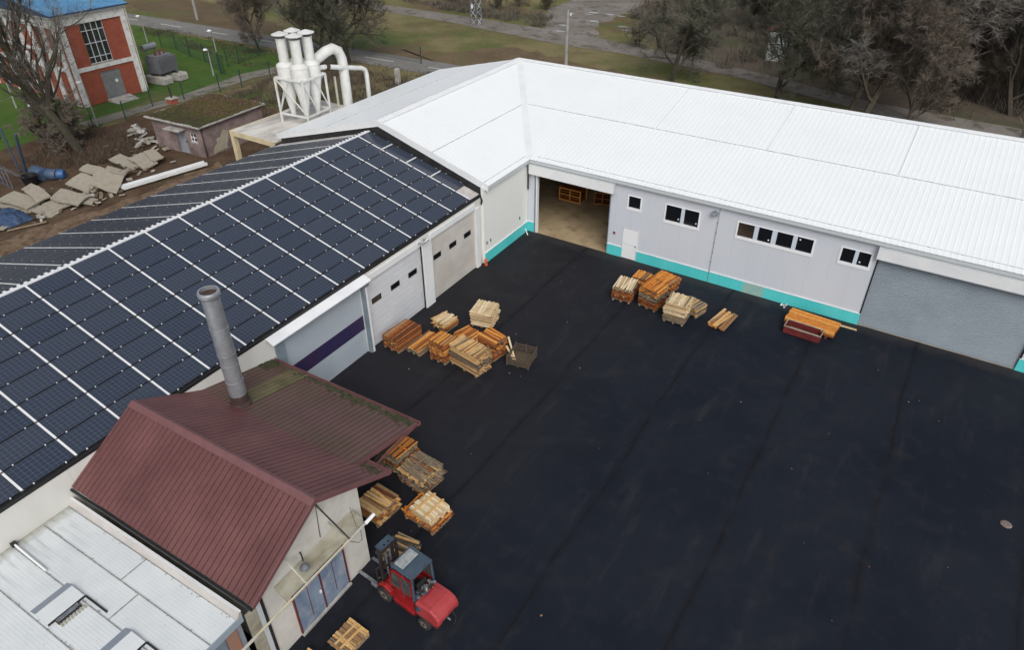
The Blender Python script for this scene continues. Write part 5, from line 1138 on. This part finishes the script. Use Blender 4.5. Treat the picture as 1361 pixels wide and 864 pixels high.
# fences
def fence(pts, h, lb):
    P = [G(*p) for p in pts]; t = thing('mesh_fence', P[0], 0, lb, 'fence'); mbm = MB()
    for i, p in enumerate(P):
        mb = MB(); mb.box(p.x-.04, p.x+.04, p.y-.04, p.y+.04, 0, h+.1, GREEN); mb.build('post', t)
        if i+1 < len(P):
            q = P[i+1]; L_ = (q-p).length; n = int(L_/.16)
            for k in range(6): z_ = .1+(h-.1)*k/5; mbm.tube(p+Z*z_, q+Z*z_, .009, GREEN, n=3, caps=False)
            for k in range(1, n): a = p.lerp(q, k/n); mbm.tube(a+Z*.05, a+Z*h, .007, GREEN, n=3, caps=False)
    mbm.build('mesh_panel', t)
fence([(125, 170), (168, 160), (203, 141), (245, 132), (293, 122), (322, 116), (360, 104)], 1.7, 'green wire mesh fence running along the near side of the path')
fence([(215, 62), (235, 66), (253, 75), (273, 82), (294, 96)], 1.9, 'green wire mesh fence behind the lawn beside the road')
fence([(303, 88), (318, 84), (345, 74), (400, 68), (470, 66), (560, 84)], 1.7, 'far green wire mesh fence between the path and the road')
p = G(294, 97); t = thing('fence_gate', p, 0, 'narrow dark green gate at the fence corner by the lawn', 'gate'); mb = MB(); mb.box(p.x-.06, p.x+.06, p.y-.06, p.y+.06, 0, 2.2, GREEN)
mb.build('gate_post', t); mb = MB()
for k in range(5): mb.box(p.x+.12+k*.14, p.x+.13+k*.14, p.y-.02, p.y+.02, .1, 1.9, GREEN)
mb.box(p.x+.1, p.x+.8, p.y-.02, p.y+.02, .05, .1, GREEN); mb.box(p.x+.1, p.x+.8, p.y-.02, p.y+.02, 1.9, 1.95, GREEN); mb.build('gate_leaf', t)
# pink shed
sh = thing('pink_shed', (-31, 0, 0), R(4), 'old pink rendered shed with mossy flat roof and blue-grey door', 'shed'); SF = Matrix.Translation((-31, 0, 0)) @ Matrix.Rotation(R(4), 4, 'Z')
SX, SY = 2.8, 3.2; SH = 2.45
mb = MB(SF); wall(mb, (-SX, -SY, 0), (1, 0, 0), 2*SX, SH, [(2.75, 3.75, 0, 2.0), (4.25, 4.95, 1.15, 1.85)], .2, PINKR); wall(mb, (SX, -SY+.001, 0), (0, 1, 0), 2*SY, SH, [], .2, PINKR); mb.box(-SX, -SX+.2, -SY+.21, SY, 0, SH, PINKR); mb.box(-SX+.21, SX-.21, SY-.2, SY, 0, SH, PINKR)
mb.build('wall', sh)
mb = MB(SF); mb.prism([(SX+.003, -1.9), (SX+.006, -1.9), (SX+.006, -1.0), (SX+.003, -1.0)], .2, 1.2, CONC); pts = [(-2.5, .1), (-1.4, .15), (-.8, .7), (-.6, 1.5), (-1.1, 1.7), (-1.6, 1.1), (-2.3, .6)]
mb.face([(SX+.008, y_, z_) for y_, z_ in pts], M('bare_plaster_patch', (.36, .33, .25), (.30, .27, .2), scale=2, rough=.9)); mb.build('plaster_patch', sh)
mb = MB(SF); mb.prism([(-SX-.35, -SY-.35), (SX+.3, -SY-.35), (SX+.3, SY+.3), (-SX-.35, SY+.3)], SH, SH+.13, CONC); rs = mb.build('roof', sh, bevel=.02)
mb = MB(SF); MOSSR = ground_mat('roof_moss_and_leaves', [(.075, .08, .022), (.085, .055, .04), (.05, .045, .03)], [(.5, .42, .6), (.9, .52, .62)], bscale=6)
r = random.Random(8); pts = jag([(-SX-.2, -SY-.22), (SX+.2, -SY-.22), (SX+.18, SY+.2), (-SX-.2, SY+.2)], .08, .3, 3); mb.prism(pts, SH+.131, SH+.16, MOSSR)
for _ in range(1300): x_, y_ = r.uniform(-SX-.2, SX+.15), r.uniform(-SY-.2, SY+.15); s_ = r.uniform(.03, .09); mb.obox((x_, y_, SH+.17), (s_*2, s_, s_*.5), r.uniform(0, 3), LEAFB if (y_+r.gauss(0, .8)) > -1.2 else MOSS, r.uniform(-.5, .5), r.uniform(-.5, .5))
tag(mb.build('roof_litter', rs), kind='stuff')
mb = MB(SF); mb.box(-SX+2.76, -SX+3.74, -SY+.05, -SY+.1, .02, 1.98, SHEDD); dd_ = mb.build('door', sh); mb = MB(SF); mb.box(-SX+3.6, -SX+3.66, -SY+.0, -SY+.049, .95, 1.1, STEEL); mb.build('handle', dd_)
mb = MB(SF); mb.box(-SX+2.2, -SX+3.9, -SY-.75, -SY-.003, 2.02, 2.1, CONC); mb.build('door_canopy', sh)
mb = MB(SF)
for q in (4.27, 4.58, 4.91): mb.box(-SX+q-.025, -SX+q+.025, -SY+.06, -SY+.1, 1.15, 1.85, WFRAME)
for q in (1.17, 1.5, 1.83): mb.box(-SX+4.25, -SX+4.95, -SY+.055, -SY+.098, q-.025, q+.025, WFRAME)
mb.box(-SX+4.15, -SX+5.05, -SY-.08, -SY-.002, 1.06, 1.14, CONC); wn = mb.build('window', sh); mb = MB(SF); mb.box(-SX+4.25, -SX+4.95, -SY+.11, -SY+.12, 1.15, 1.85, GLASS); mb.build('pane', wn)
cp = SF.inverted() @ G(230, 137, 2.6); mb = MB(SF); mb.box(cp.x-.3, cp.x+.3, cp.y-.3, cp.y+.3, SH+.13, SH+.55, BRICK); mb.box(cp.x-.36, cp.x+.36, cp.y-.36, cp.y+.36, SH+.551, SH+.63, CONC); c_ = mb.build('chimney', sh); mb = MB(SF); mb.tube((cp.x, cp.y, SH+.63), (cp.x-.03, cp.y, SH+1.5), .08, STEEL, n=10); mb.build('flue', c_, True)

# ------------------------------------------------------------ junk yard behind the solar hall
r = random.Random(21)
def slab(px, py, w_, d_, rz, tilt, roll, z_, lb, th=.10):
    p = G(px, py, z_); t_ = MB(); pts = [(w_/2*a_*r.uniform(.82, 1.04), d_/2*b__*r.uniform(.8, 1.04)) for a_, b__ in ((-1, -1), (-.3, -1), (.4, -1), (1, -1), (1, .1), (1, 1), (.2, 1), (-.5, 1), (-1, 1), (-1, 0))]
    fr = Matrix.Translation((p.x, p.y, z_)) @ Matrix.Rotation(R(rz), 4, 'Z') @ Matrix.Rotation(R(tilt*1.8+3), 4, 'Y') @ Matrix.Rotation(R(roll*1.3), 4, 'X')
    t_ = MB(fr); t_.prism(pts, -th/2, th/2, SLABM); tag(t_.build('concrete_slab'), lb, 'concrete slab', 'broken concrete slabs behind the solar hall')
S5 = [(143, 240, 1.9, 1.8, 35, 12, 18, .75, 'large tilted square slab on top, next to the long white beam'),
 (112, 243, 2.0, 1.6, 10, 6, 14, .45, 'big slab leaning behind the tilted square one'),
 (125, 226, 1.9, 1.0, 20, 4, 8, .35, 'slab at the upper end of the leaning pile'),
 (92, 262, 2.4, 1.4, 22, 3, 6, .55, 'wide slab in the middle of the heap, topmost there'),
 (108, 266, 1.9, .8, 30, 2, 4, .25, 'narrow slab just under the wide middle slab'),
 (75, 272, 1.6, 1.1, 5, 3, 5, .25, 'small slab below and left of the wide middle slab'),
 (62, 281, 1.8, .9, 12, 2, 3, .12, 'lowest slab lying nearest the roof edge'),
 (28, 266, 2.8, 1.5, 15, 3, 4, .5, 'broad slab on top of the left heap'),
 (25, 274, 2.9, 1.3, 12, 0, 2, .2, 'broad slab at the bottom of the left heap'),
 (50, 258, 1.9, 1.0, -5, 4, 6, .75, 'slab with rounded edge above the left heap'),
 (45, 252, 1.5, .9, 10, 4, 3, .55, 'thin broken slab behind the rounded one'),
 (162, 213, 1.9, 1.1, 5, 3, 5, .3, 'slab at the left of the upper heap by the shed'),
 (190, 214, 2.4, 1.3, -8, 3, 6, .35, 'wide slab of the upper heap in front of the shed'),
 (204, 206, 2.0, .9, -12, 3, 6, .6, 'topmost slab nearest the shed door'),
 (175, 221, 1.5, .8, 0, 0, 2, .12, 'small slab under the upper heap'),
 (162, 232, .9, 1.3, 30, -14, 8, .3, 'upright fragment between the two heaps'),
 (150, 226, 1.1, .7, 40, 10, 10, .35, 'small fragment above the tilted square slab')]
for a in S5: slab(*a)
for (px, py, lb) in ((182, 177, 'grey rubble heap by the shed corner, the upper one'), (192, 190, 'grey rubble heap by the shed corner, the lower one')):
    c = G(px, py); mb = MB()
    for _ in range(26): s_ = r.uniform(.12, .5); mb.obox((c.x+r.gauss(0, .5), c.y+r.gauss(0, .35), s_*.3+r.uniform(0, .25)), (s_*1.5, s_, s_*.25), r.uniform(0, 3), r.choice([CONC, SLABM, CONC]), r.uniform(-.4, .4), r.uniform(-.4, .4))
    tag(mb.build('rubble_heap'), lb, 'rubble heap', 'rubble heaps by the pink shed', 'stuff')
mb = MB()
for (px, py, sx_, n_) in ((120, 258, 34, 60), (45, 282, 34, 50), (180, 222, 26, 45), (215, 200, 14, 20)):
    for _ in range(n_):
        p = G(px+r.gauss(0, sx_*.6), py+r.gauss(0, 9)); s_ = r.uniform(.06, .32)
        mb.obox((p.x, p.y, s_*.2+r.uniform(0, .12)), (s_*1.6, s_, s_*.35), r.uniform(0, 3), r.choice([SLABM, SLABM, CONC, WD['grey'][0], WD['grey'][2]]), r.uniform(-.5, .5), r.uniform(-.5, .5))
tag(mb.build('rubble'), 'loose concrete crumbs and splinters between the slabs behind the solar hall', 'rubble', kind='stuff')
A_, B_ = G(161, 248, .3), G(273, 215, .3); mb = MB(); d = (B_-A_).normalized(); n_ = Vector((-d.y, d.x, 0))
for o0, o1, za, zb in ((-.28, .28, .10, .16), (-.28, -.22, .16, .34), (.22, .28, .16, .34), (-.03, .03, .16, .26)):
    mb.hexa([A_+n_*o0+Z*(za-.3), B_+n_*o0+Z*(za-.3), B_+n_*o1+Z*(za-.3), A_+n_*o1+Z*(za-.3), A_+n_*o0+Z*(zb-.3), B_+n_*o0+Z*(zb-.3), B_+n_*o1+Z*(zb-.3), A_+n_*o1+Z*(zb-.3)], PEELW if za < .15 else TRIMW)
tag(mb.build('metal_profile'), 'long white metal profile lying beside the solar hall', 'metal profile')
for (a, b, rr, lb, mm) in (((46, 228), (57, 233), .52, 'darkest blue drum, the left one on the soil', BLUEP), ((58, 231), (76, 232), .42, 'dusty blue drum lying between the other two', BLUEP), ((70, 232), (86, 231), .36, 'bright blue barrel, smallest on the soil', BLUEB)):
    A_, B_ = G(*a, rr*.8), G(*b, rr*.8); mb = MB(); mb.path([A_, A_.lerp(B_, .1), A_.lerp(B_, .5), A_.lerp(B_, .9), B_], [rr*.8, rr, rr*1.03, rr, rr*.8], mm, 16); tag(mb.build('drum', None, True), lb, 'drum')
# blue steel frame and tub
t = thing('steel_frame', G(25, 250), 0, 'tall blue steel frame with inclined arms at the left edge', 'steel frame'); mb = MB()
b0_ = G(34, 228); mb.tube(b0_, G(20, 178, 3.4)*1, .13, BLUEP, .10, 6); mb.build('mast', t)
mb = MB(); mb.tube(b0_+Vector((-.2, -.3, 0)), G(0, 170, 3.6), .07, BLUEP, n=6); mb.tube(b0_+Vector((-2.2, -1.5, 0)), G(0, 180, 2.9), .09, BLUEP, n=6); mb.build('arm', t)
for (a, b) in (((0, 205), (18, 250)), ((5, 230), (30, 224)), ((0, 240), (30, 232)), ((-5, 222), (10, 258)), ((-5, 255), (20, 248)), ((12, 215), (25, 240))):
    pass
rk = thing('wire_rack', G(8, 250), 0, 'grey wire rack standing beside the blue steel frame', 'rack'); mb = MB(); o_ = G(10, 248); 
for i in range(5): mb.tube(o_+Vector((-1.6+i*.6, 0, 0)), o_+Vector((-1.6+i*.6, 0, 1.7)), .03, STEELL, n=5)
for i in range(4): mb.tube(o_+Vector((-1.6, 0, .1+i*.5)), o_+Vector((.8, 0, .1+i*.5)), .03, BLUEP, n=5)
for i in range(3): mb.tube(o_+Vector((-1.6+i*1.2, 0, 1.6)), o_+Vector((-1.4+i*1.2, 1.4, 0)), .03, STEELL, n=5)
mb.build('grid', rk)
p = G(43, 246); mb = MB(); mb.lathe(p, [(.42, 0), (.55, .75), (.58, .78), (.5, .76), (.40, .1)], BLACK, 18); tag(mb.build('tub', None, True), 'black plastic tub beside the blue drums', 'tub')
p = G(12, 291); mb = MB(Matrix.Translation(p)); n = 14; gv = []
for j in range(n):
    for i in range(n): x_, y_ = (i/(n-1)-.5)*3.0, (j/(n-1)-.5)*2.0; e = max(0, 1-(x_/1.5)**2)*max(0, 1-(y_/1.0)**2); gv.append((x_, y_, .03+.55*e**.6+r.uniform(-.09, .09)*(e > .05)))
mb.mesh(gv, [(j*n+i, j*n+i+1, (j+1)*n+i+1, (j+1)*n+i) for j in range(n-1) for i in range(n-1)], TARP); tag(mb.build('tarpaulin', None, True), 'crumpled dark blue tarpaulin at the left edge of the slab heap', 'tarpaulin')
for (a, b, w_, lb) in (((0, 306), (17, 295), .5, 'short weathered board next to the tarpaulin'), ((10, 307), (62, 295), .12, 'long thin brown board lying parallel to the solar roof')):
    mb = MB(); flatstrip(mb, G(*a, .08), G(*b, .08), w_, .05, (0, 0, 1), SLABM if w_ > .3 else WD['grey'][1]); tag(mb.build('board'), lb, 'board')

# ------------------------------------------------------------ poles, hut
def pole(name, p, h, r0, r1, m_, lb, arms=()):
    t = thing(name, p, 0, lb, 'pole'); mb = MB(); mb.tube(p, p+Z*h, r0, m_, r1, 10); mb.build('shaft', t, True)
    if arms:
        mb = MB()
        for a in arms: mb.tube(p+Vector((-a[1], 0, a[0])), p+Vector((a[1], 0, a[0])), .04, m_, n=6); mb.lathe(p+Vector((a[1], 0, a[0])), [(.05, 0), (.09, .06), (.03, .16)], LAMPW, 8)
        mb.build('crossarm', t)
CPOLE = M('weathered_concrete_pole', (.30, .30, .28), (.22, .22, .2), scale=2, rough=.85)
p = G(755, 12, 8.0); p.z = 0; pole('utility_pole', p, 8.0, .20, .13, CPOLE, 'tall grey concrete pole behind the white roof ridge', [(7.5, .3)])
pole('utility_pole', G(262.5, 26), 9, .20, .14, CPOLE, 'pale concrete pole on the far side of the road, upper left')
p = G(532, 116, 0); mb = MB(); p2 = Vector((-28.3, 20.7, 0)); mb.box(p2.x-.22, p2.x+.22, p2.y-.22, p2.y+.22, 0, 1.6, CONC); tag(mb.build('concrete_post', None, False, .04), 'short thick concrete post behind the white roof near the road', 'post')
def pylon(p, h, w_, lb):
    t = thing('lattice_pylon', p, 0, lb, 'pylon'); mb = MB()
    for sx_ in (-1, 1):
        for sy_ in (-1, 1): mb.tube(p+Vector((sx_*w_, sy_*w_, 0)), p+Vector((sx_*w_*.5, sy_*w_*.5, h)), .07, STEELG, n=4)
    mb.build('leg', t); mb = MB(); k = 0; z_ = 0
    while z_ < h-1:
        f0, f1 = w_*(1-.5*z_/h), w_*(1-.5*(z_+1)/h)
        for (a, b) in (((-1, -1), (1, -1)), ((1, -1), (1, 1)), ((1, 1), (-1, 1)), ((-1, 1), (-1, -1))):
            if k % 2: a, b = b, a
            mb.tube(p+Vector((a[0]*f0, a[1]*f0, z_)), p+Vector((b[0]*f1, b[1]*f1, z_+1)), .03, TRIMG, n=4)
        z_ += 1; k += 1
    mb.build('bracing', t)
    mb = MB(); mb.box(p.x-.25, p.x+.0, p.y-w_-.2, p.y-w_-.1, 2.2, 2.7, LAMPW); mb.build('warning_plate', t)
pylon(G(633, 33), 14, .55, 'dark lattice pylon on the grass at the top centre')
pylon(G(1078, 62), 16, .7, 'pale lattice pylon among the trees right of the white hut')
hp = G(1036, 78); hu = thing('hut', hp, R(12), 'white-walled hut with rusty red roof among bare trees', 'hut'); HF = Matrix.Translation(hp) @ Matrix.Rotation(R(12), 4, 'Z')
mb = MB(HF); mb.box(-1.5, 1.5, -1.2, 1.2, 0, 3.0, M('white_hut_paint', (.62, .66, .68), (.4, .42, .42), scale=1.5, rough=.8)); mb.build('wall', hu)
mb = MB(HF); mb.extr([(-1.8, 2.95), (0, 4.0), (1.8, 2.95), (1.8, 3.05), (0, 4.12), (-1.8, 3.05)], -1.5, 1.5, M('rusty_red_roof', (.16, .05, .045), (.10, .04, .04), scale=2, rough=.8)); mb.build('roof', hu)
mb = MB(HF); mb.box(-.4, .4, -1.23, -1.2005, .9, 2.0, M('pale_blue_shutter', (.45, .55, .62), rough=.6)); mb.build('window', hu)

# ------------------------------------------------------------ bare trees
def rdir_(r, d, ang):
    a = d.orthogonal().normalized(); b = d.cross(a); t = r.uniform(0, 2*math.pi); return (d*math.cos(ang)+(a*math.cos(t)+b*math.sin(t))*math.sin(ang)).normalized()
def grow(seed, h, tr_, spread=.55, nlimb=5, lean=None, levels=3, twigs=9, twr=.012, start=.22, up=.12, kids_=(5, 6, 7), droop=0, twl=.6):
    r = random.Random(seed); wood_, tw = MB(), MB()
    def branch(p, d, L_, rad, lv):
        n = 5 if lv < 2 else 3; pts = [p]; dirs = [d]; cur = p; dd_ = d
        for i in range(n):
            dd_ = (dd_+Vector((r.gauss(0, .16), r.gauss(0, .16), r.gauss(0, .10)+up-droop*lv)))
            dd_.normalize(); cur = cur+dd_*(L_/n); pts.append(cur); dirs.append(dd_)
        rs = [rad*(1-.62*i/n) for i in range(n+1)]
        if lv < levels: wood_.path(pts, rs, 0, 6 if lv == 0 else 4)
        else: tw.path(pts, [q*.45 for q in rs], 0, 3)
        if lv < levels:
            nk = nlimb if lv == 0 else kids_[min(lv, len(kids_)-1)]
            for k in range(nk):
                f_ = (start+(1-start)*(k+r.random())/nk) if lv == 0 else .2+.8*(k+r.random())/nk
                x_ = min(n-.001, f_*n); i = int(x_); q = pts[i].lerp(pts[i+1], x_-i); rr = rs[i]*.62
                branch(q, rdir_(r, dirs[i], r.uniform(.4, .95)*(spread/.55)), L_*r.uniform(.42, .68)*(1-.25*f_ if lv else 1), rr, lv+1)
        else:
            for k in range(twigs):
                x_ = r.uniform(.1, .98)*n; i = int(x_); q = pts[i].lerp(pts[min(i+1, n)], x_-i)
                e = rdir_(r, dirs[i], r.uniform(.3, 1.5)); l2 = L_*r.uniform(.25, twl); mid = q+e*l2*.5+Vector((r.gauss(0, .05), r.gauss(0, .05), .02)); end = mid+(e+Vector((r.gauss(0, .45), r.gauss(0, .45), r.gauss(.2, .3)))).normalized()*l2*.5
                w1 = e.orthogonal().normalized()*twr
                tw.mesh([q-w1, q+w1, mid-w1*.8, mid+w1*.8, end], [(0, 1, 3, 2), (2, 3, 4)], 0)
    branch(Vector((0, 0, -.1)), Vector(lean or (0, 0, 1)).normalized(), h*.62, tr_, 0)
    return wood_, tw
def make_proto(i, bark, tmat, *a, **k):
    wd_, tw = grow(*a, **k)
    for mb_, m_ in ((wd_, bark), (tw, tmat)): mb_.mats = [m_]; mb_.mi = [0]*len(mb_.f)
    ms_ = []
    for mb_ in (wd_, tw):
        o = mb_.build('tree_part'); ms_.append(o.data); bpy.data.objects.remove(o)
    return ms_
def plant(protos, p, rz, sc, lb, name='bare_tree', cat='tree', group=None):
    t = thing(name, p, rz, lb, cat, group); t.scale = (sc, sc, sc)
    for me, nm in zip(protos, ('trunk', 'crown')):
        o = bpy.data.objects.new(nm, me); COL.objects.link(o); o.parent = t
    return t
MB.mat = lambda s, m: 0 if m == 0 else (s.mats.append(m) or len(s.mats)-1) if m not in s.mats else s.mats.index(m)
P_big = make_proto(0, BARKM, TWIG, 5, 20, .34, spread=.50, nlimb=19, lean=(-.20, -.06, 1), levels=3, twigs=18, twr=.012, start=.10, up=.24, kids_=(6, 6, 6))
P_a = make_proto(1, BARK, TWIGB, 11, 15, .24, spread=.66, nlimb=13, twigs=38, twr=.013, start=.12, kids_=(6, 7, 7), up=.12, twl=.9)
P_b = make_proto(2, BARK, TWIG, 23, 17, .24, spread=.58, nlimb=14, twigs=38, twr=.013, start=.10, kids_=(6, 7, 7), up=.16, twl=.9)
P_c = make_proto(3, BARKM, TWIGD, 31, 12, .24, spread=.85, nlimb=13, twigs=36, twr=.013, start=.10, kids_=(6, 7, 7), up=.06, twl=.9)
P_d = make_proto(4, BARK, TWIGB, 44, 13, .15, spread=.65, nlimb=14, twigs=38, twr=.013, start=.04, kids_=(6, 7, 7), up=.14, twl=.9)
P_s = make_proto(5, BARK, TWIGB, 52, 5, .10, spread=.9, nlimb=14, twigs=22, twr=.015, start=.02, kids_=(6, 6, 6), up=.05)
plant(P_big, G(108, 203), 0, 1.0, 'big spreading bare tree with mossy trunk in front of the brick building')
plant(P_s, G(96, 196), 1.0, 1.1, 'tangled thicket at the foot of the big bare tree, its right side', 'shrub', 'shrub')
plant(P_s, G(66, 190), 3.0, .9, 'tangled thicket left of the big bare tree trunk', 'shrub', 'shrub')
plant(P_b, G(424, 74), .8, 1.0, 'bare tree left of the row beyond the road, behind the cyclones', group='bare trees along the road')
plant(P_a, G(446, 78), 2.1, 1.15, 'middle bare tree of the row behind the cyclones', group='bare trees along the road')
plant(P_c, G(463, 82), 4.0, 1.35, 'bare tree with low side branch, right of the row behind the cyclones', group='bare trees along the road')
plant(P_d, G(345, 68), 1.0, 1.0, 'slender bare tree by the road left of the cyclones', group='bare trees along the road')
plant(P_c, G(893, 108), .3, 1.05, 'round dark bare tree just behind the roof, left of the dirt track bend')
plant(P_c, G(1031, 134), 5.0, 1.2, 'bare tree standing in front of the white hut')
plant(P_b, G(1146, 158), 1.2, 1.2, 'thick bare tree just behind the white roof right of the hut', group='big trees behind the white roof')
plant(P_a, G(1128, 152), 3.2, 1.1, 'forked bare tree left beside the thick one behind the white roof', group='big trees behind the white roof')
plant(P_d, G(1205, 165), 2.2, .9, 'slender bare tree at the road behind the white roof')
r = random.Random(77); placed = []
cnt = 0; tries = 0
labs = {id(P_a): 'brown bare tree in the woodland', id(P_b): 'grey bare tree in the woodland', id(P_c): 'olive-twigged bare tree in the woodland', id(P_d): 'slender brown tree in the woodland'}
while cnt < 150 and tries < 9000:
    tries += 1
    px, py = r.uniform(840, 1480), r.uniform(-130, 160)
    if py > (px-880)*.20+62: continue
    if px < 905 and py > -8: continue
    if px < 1100 and py > (px-880)*.20+38: continue
    if 985 < px < 1085 and 45 < py: continue
    p = G(px, py)
    if any((p-q).length < 2.2 for q in placed): continue
    placed.append(p); P_ = r.choice([P_a, P_b, P_b, P_c, P_d, P_a, P_d]); cnt += 1
    kd = {id(P_a): 'brown', id(P_b): 'grey', id(P_c): 'olive-twigged', id(P_d): 'slender brown'}[id(P_)]
    zn = 'left end' if px < 1000 else 'middle' if px < 1170 else 'right end'; dp_ = 'front rows' if (p-CAM).length < 82 else 'back rows'
    plant(P_, p, r.uniform(0, 6.28), r.uniform(.7, 1.15), f'{kd} bare tree, {dp_} of the woodland, {zn}', group=f'{kd} trees, {dp_}, {zn} of the woodland')
# top left background trees and shrubs
for k, (px, py, P_, sc, lb) in enumerate(((560, -25, P_s, .9, 'low brown shrub above the dirt track, leftmost at the top edge'), (640, -8, P_s, .8, 'low shrub beside the pylon above the dirt track'), (690, 8, P_s, .9, 'shrub above the dirt track left of the concrete pole'), (725, 12, P_s, .8, 'shrub directly left of the concrete pole'), (660, 12, P_s, .7, 'small shrub between the pylon and the pole'), (870, 42, P_s, 1.0, 'reddish shrub at the edge of the gravel clearing'), (850, 62, P_s, .8, 'shrub by the bend of the dirt track'), (905, 70, P_s, .9, 'shrub behind the round dark tree'), (600, 2, P_s, .8, 'shrub above the track left of the pylon'))):
    plant(P_, G(px, py), k*1.3, sc, lb, 'shrub', 'shrub', 'shrubs around the dirt track')

def scrub(name, poly, n, h, m_, lb, seed=1, w_=.02, cl=None):
    r = random.Random(seed); mb = MB(); xs = [p[0] for p in poly]; ys = [p[1] for p in poly]; k = 0
    def inside(x, y):
        c = False; j = len(poly)-1
        for i in range(len(poly)):
            if (poly[i][1] > y) != (poly[j][1] > y) and x < (poly[j][0]-poly[i][0])*(y-poly[i][1])/(poly[j][1]-poly[i][1]+1e-9)+poly[i][0]: c = not c
            j = i
        return c
    cent = []
    while k < n:
        if cent and r.random() < .85: c = r.choice(cent); x, y = c[0]+r.gauss(0, c[2]), c[1]+r.gauss(0, c[2])
        else:
            x, y = r.uniform(min(xs), max(xs)), r.uniform(min(ys), max(ys))
            if inside(x, y) and len(cent) < n/90: cent.append((x, y, r.uniform(.3, 1.0)))
        if not inside(x, y): continue
        k += 1; hh = h*r.uniform(.25, 1); d = Vector((r.gauss(0, .6), r.gauss(0, .6), 1)).normalized(); s_ = Vector((r.uniform(-1, 1), r.uniform(-1, 1), 0)).normalized()*w_
        p = Vector((x, y, -.04)); q = p+d*hh*.6; e = q+(d+Vector((r.gauss(0, .6), r.gauss(0, .6), -.5))).normalized()*hh*.5
        mb.mesh([p-s_, p+s_, q+s_*.8, q-s_*.8, e], [(0, 1, 2, 3), (3, 2, 4)], m_ if not isinstance(m_, list) else r.choice(m_))
    tag(mb.build(name), lb, 'scrub', kind='stuff')
MB.mat = lambda s, m: s.mats.index(m) if m in s.mats else (s.mats.append(m) or len(s.mats)-1)
scrub('brambles', g2((20, 215), (120, 165), (150, 170), (215, 175), (190, 205), (150, 215), (110, 225), (60, 225)), 9000, .7, [BRAM, BRAM, LEAFB, TWIGD], 'brown brambles and dead leaves around the foot of the big bare tree', 1, .014)
scrub('brambles', g2((260, 130), (330, 120), (380, 85), (420, 80), (480, 90), (540, 108), (560, 120), (470, 150), (380, 185), (330, 175), (300, 150)), 14000, .9, [BRAM, BRAM, TWIGB, TWIGD], 'dark brown brambles in the ditch behind the cyclones', 2, .016)
scrub('hedge_scrub', g2((540, -25), (640, 0), (735, 20), (730, 38), (660, 26), (560, 8), (500, -5)), 9000, 1.1, [TWIGB, TWIGD, BRAM, TWIG], 'brown scrub along the far side of the dirt track', 3, .025)
scrub('woodland_undergrowth', g2((815, -60), (838, 30), (880, 72), (1000, 100), (1140, 140), (1361, 185), (1520, 215), (1600, 0), (1400, -140), (1000, -140)), 60000, 2.4, [TWIGB, TWIG, TWIGD, BRAM], 'tangled brown undergrowth of the woodland', 4, .03)
scrub('verge_grass', g2((400, 95), (560, 112), (600, 100), (480, 80), (330, 60), (200, 30), (180, 40), (330, 90)), 9000, .35, [MOSS, LEAFB, TWIGD], 'rough grass on the verge between fence and road', 5, .02)
IVY = M('ivy_leaves', (.025, .045, .018), (.04, .06, .025), scale=5, rough=.8)
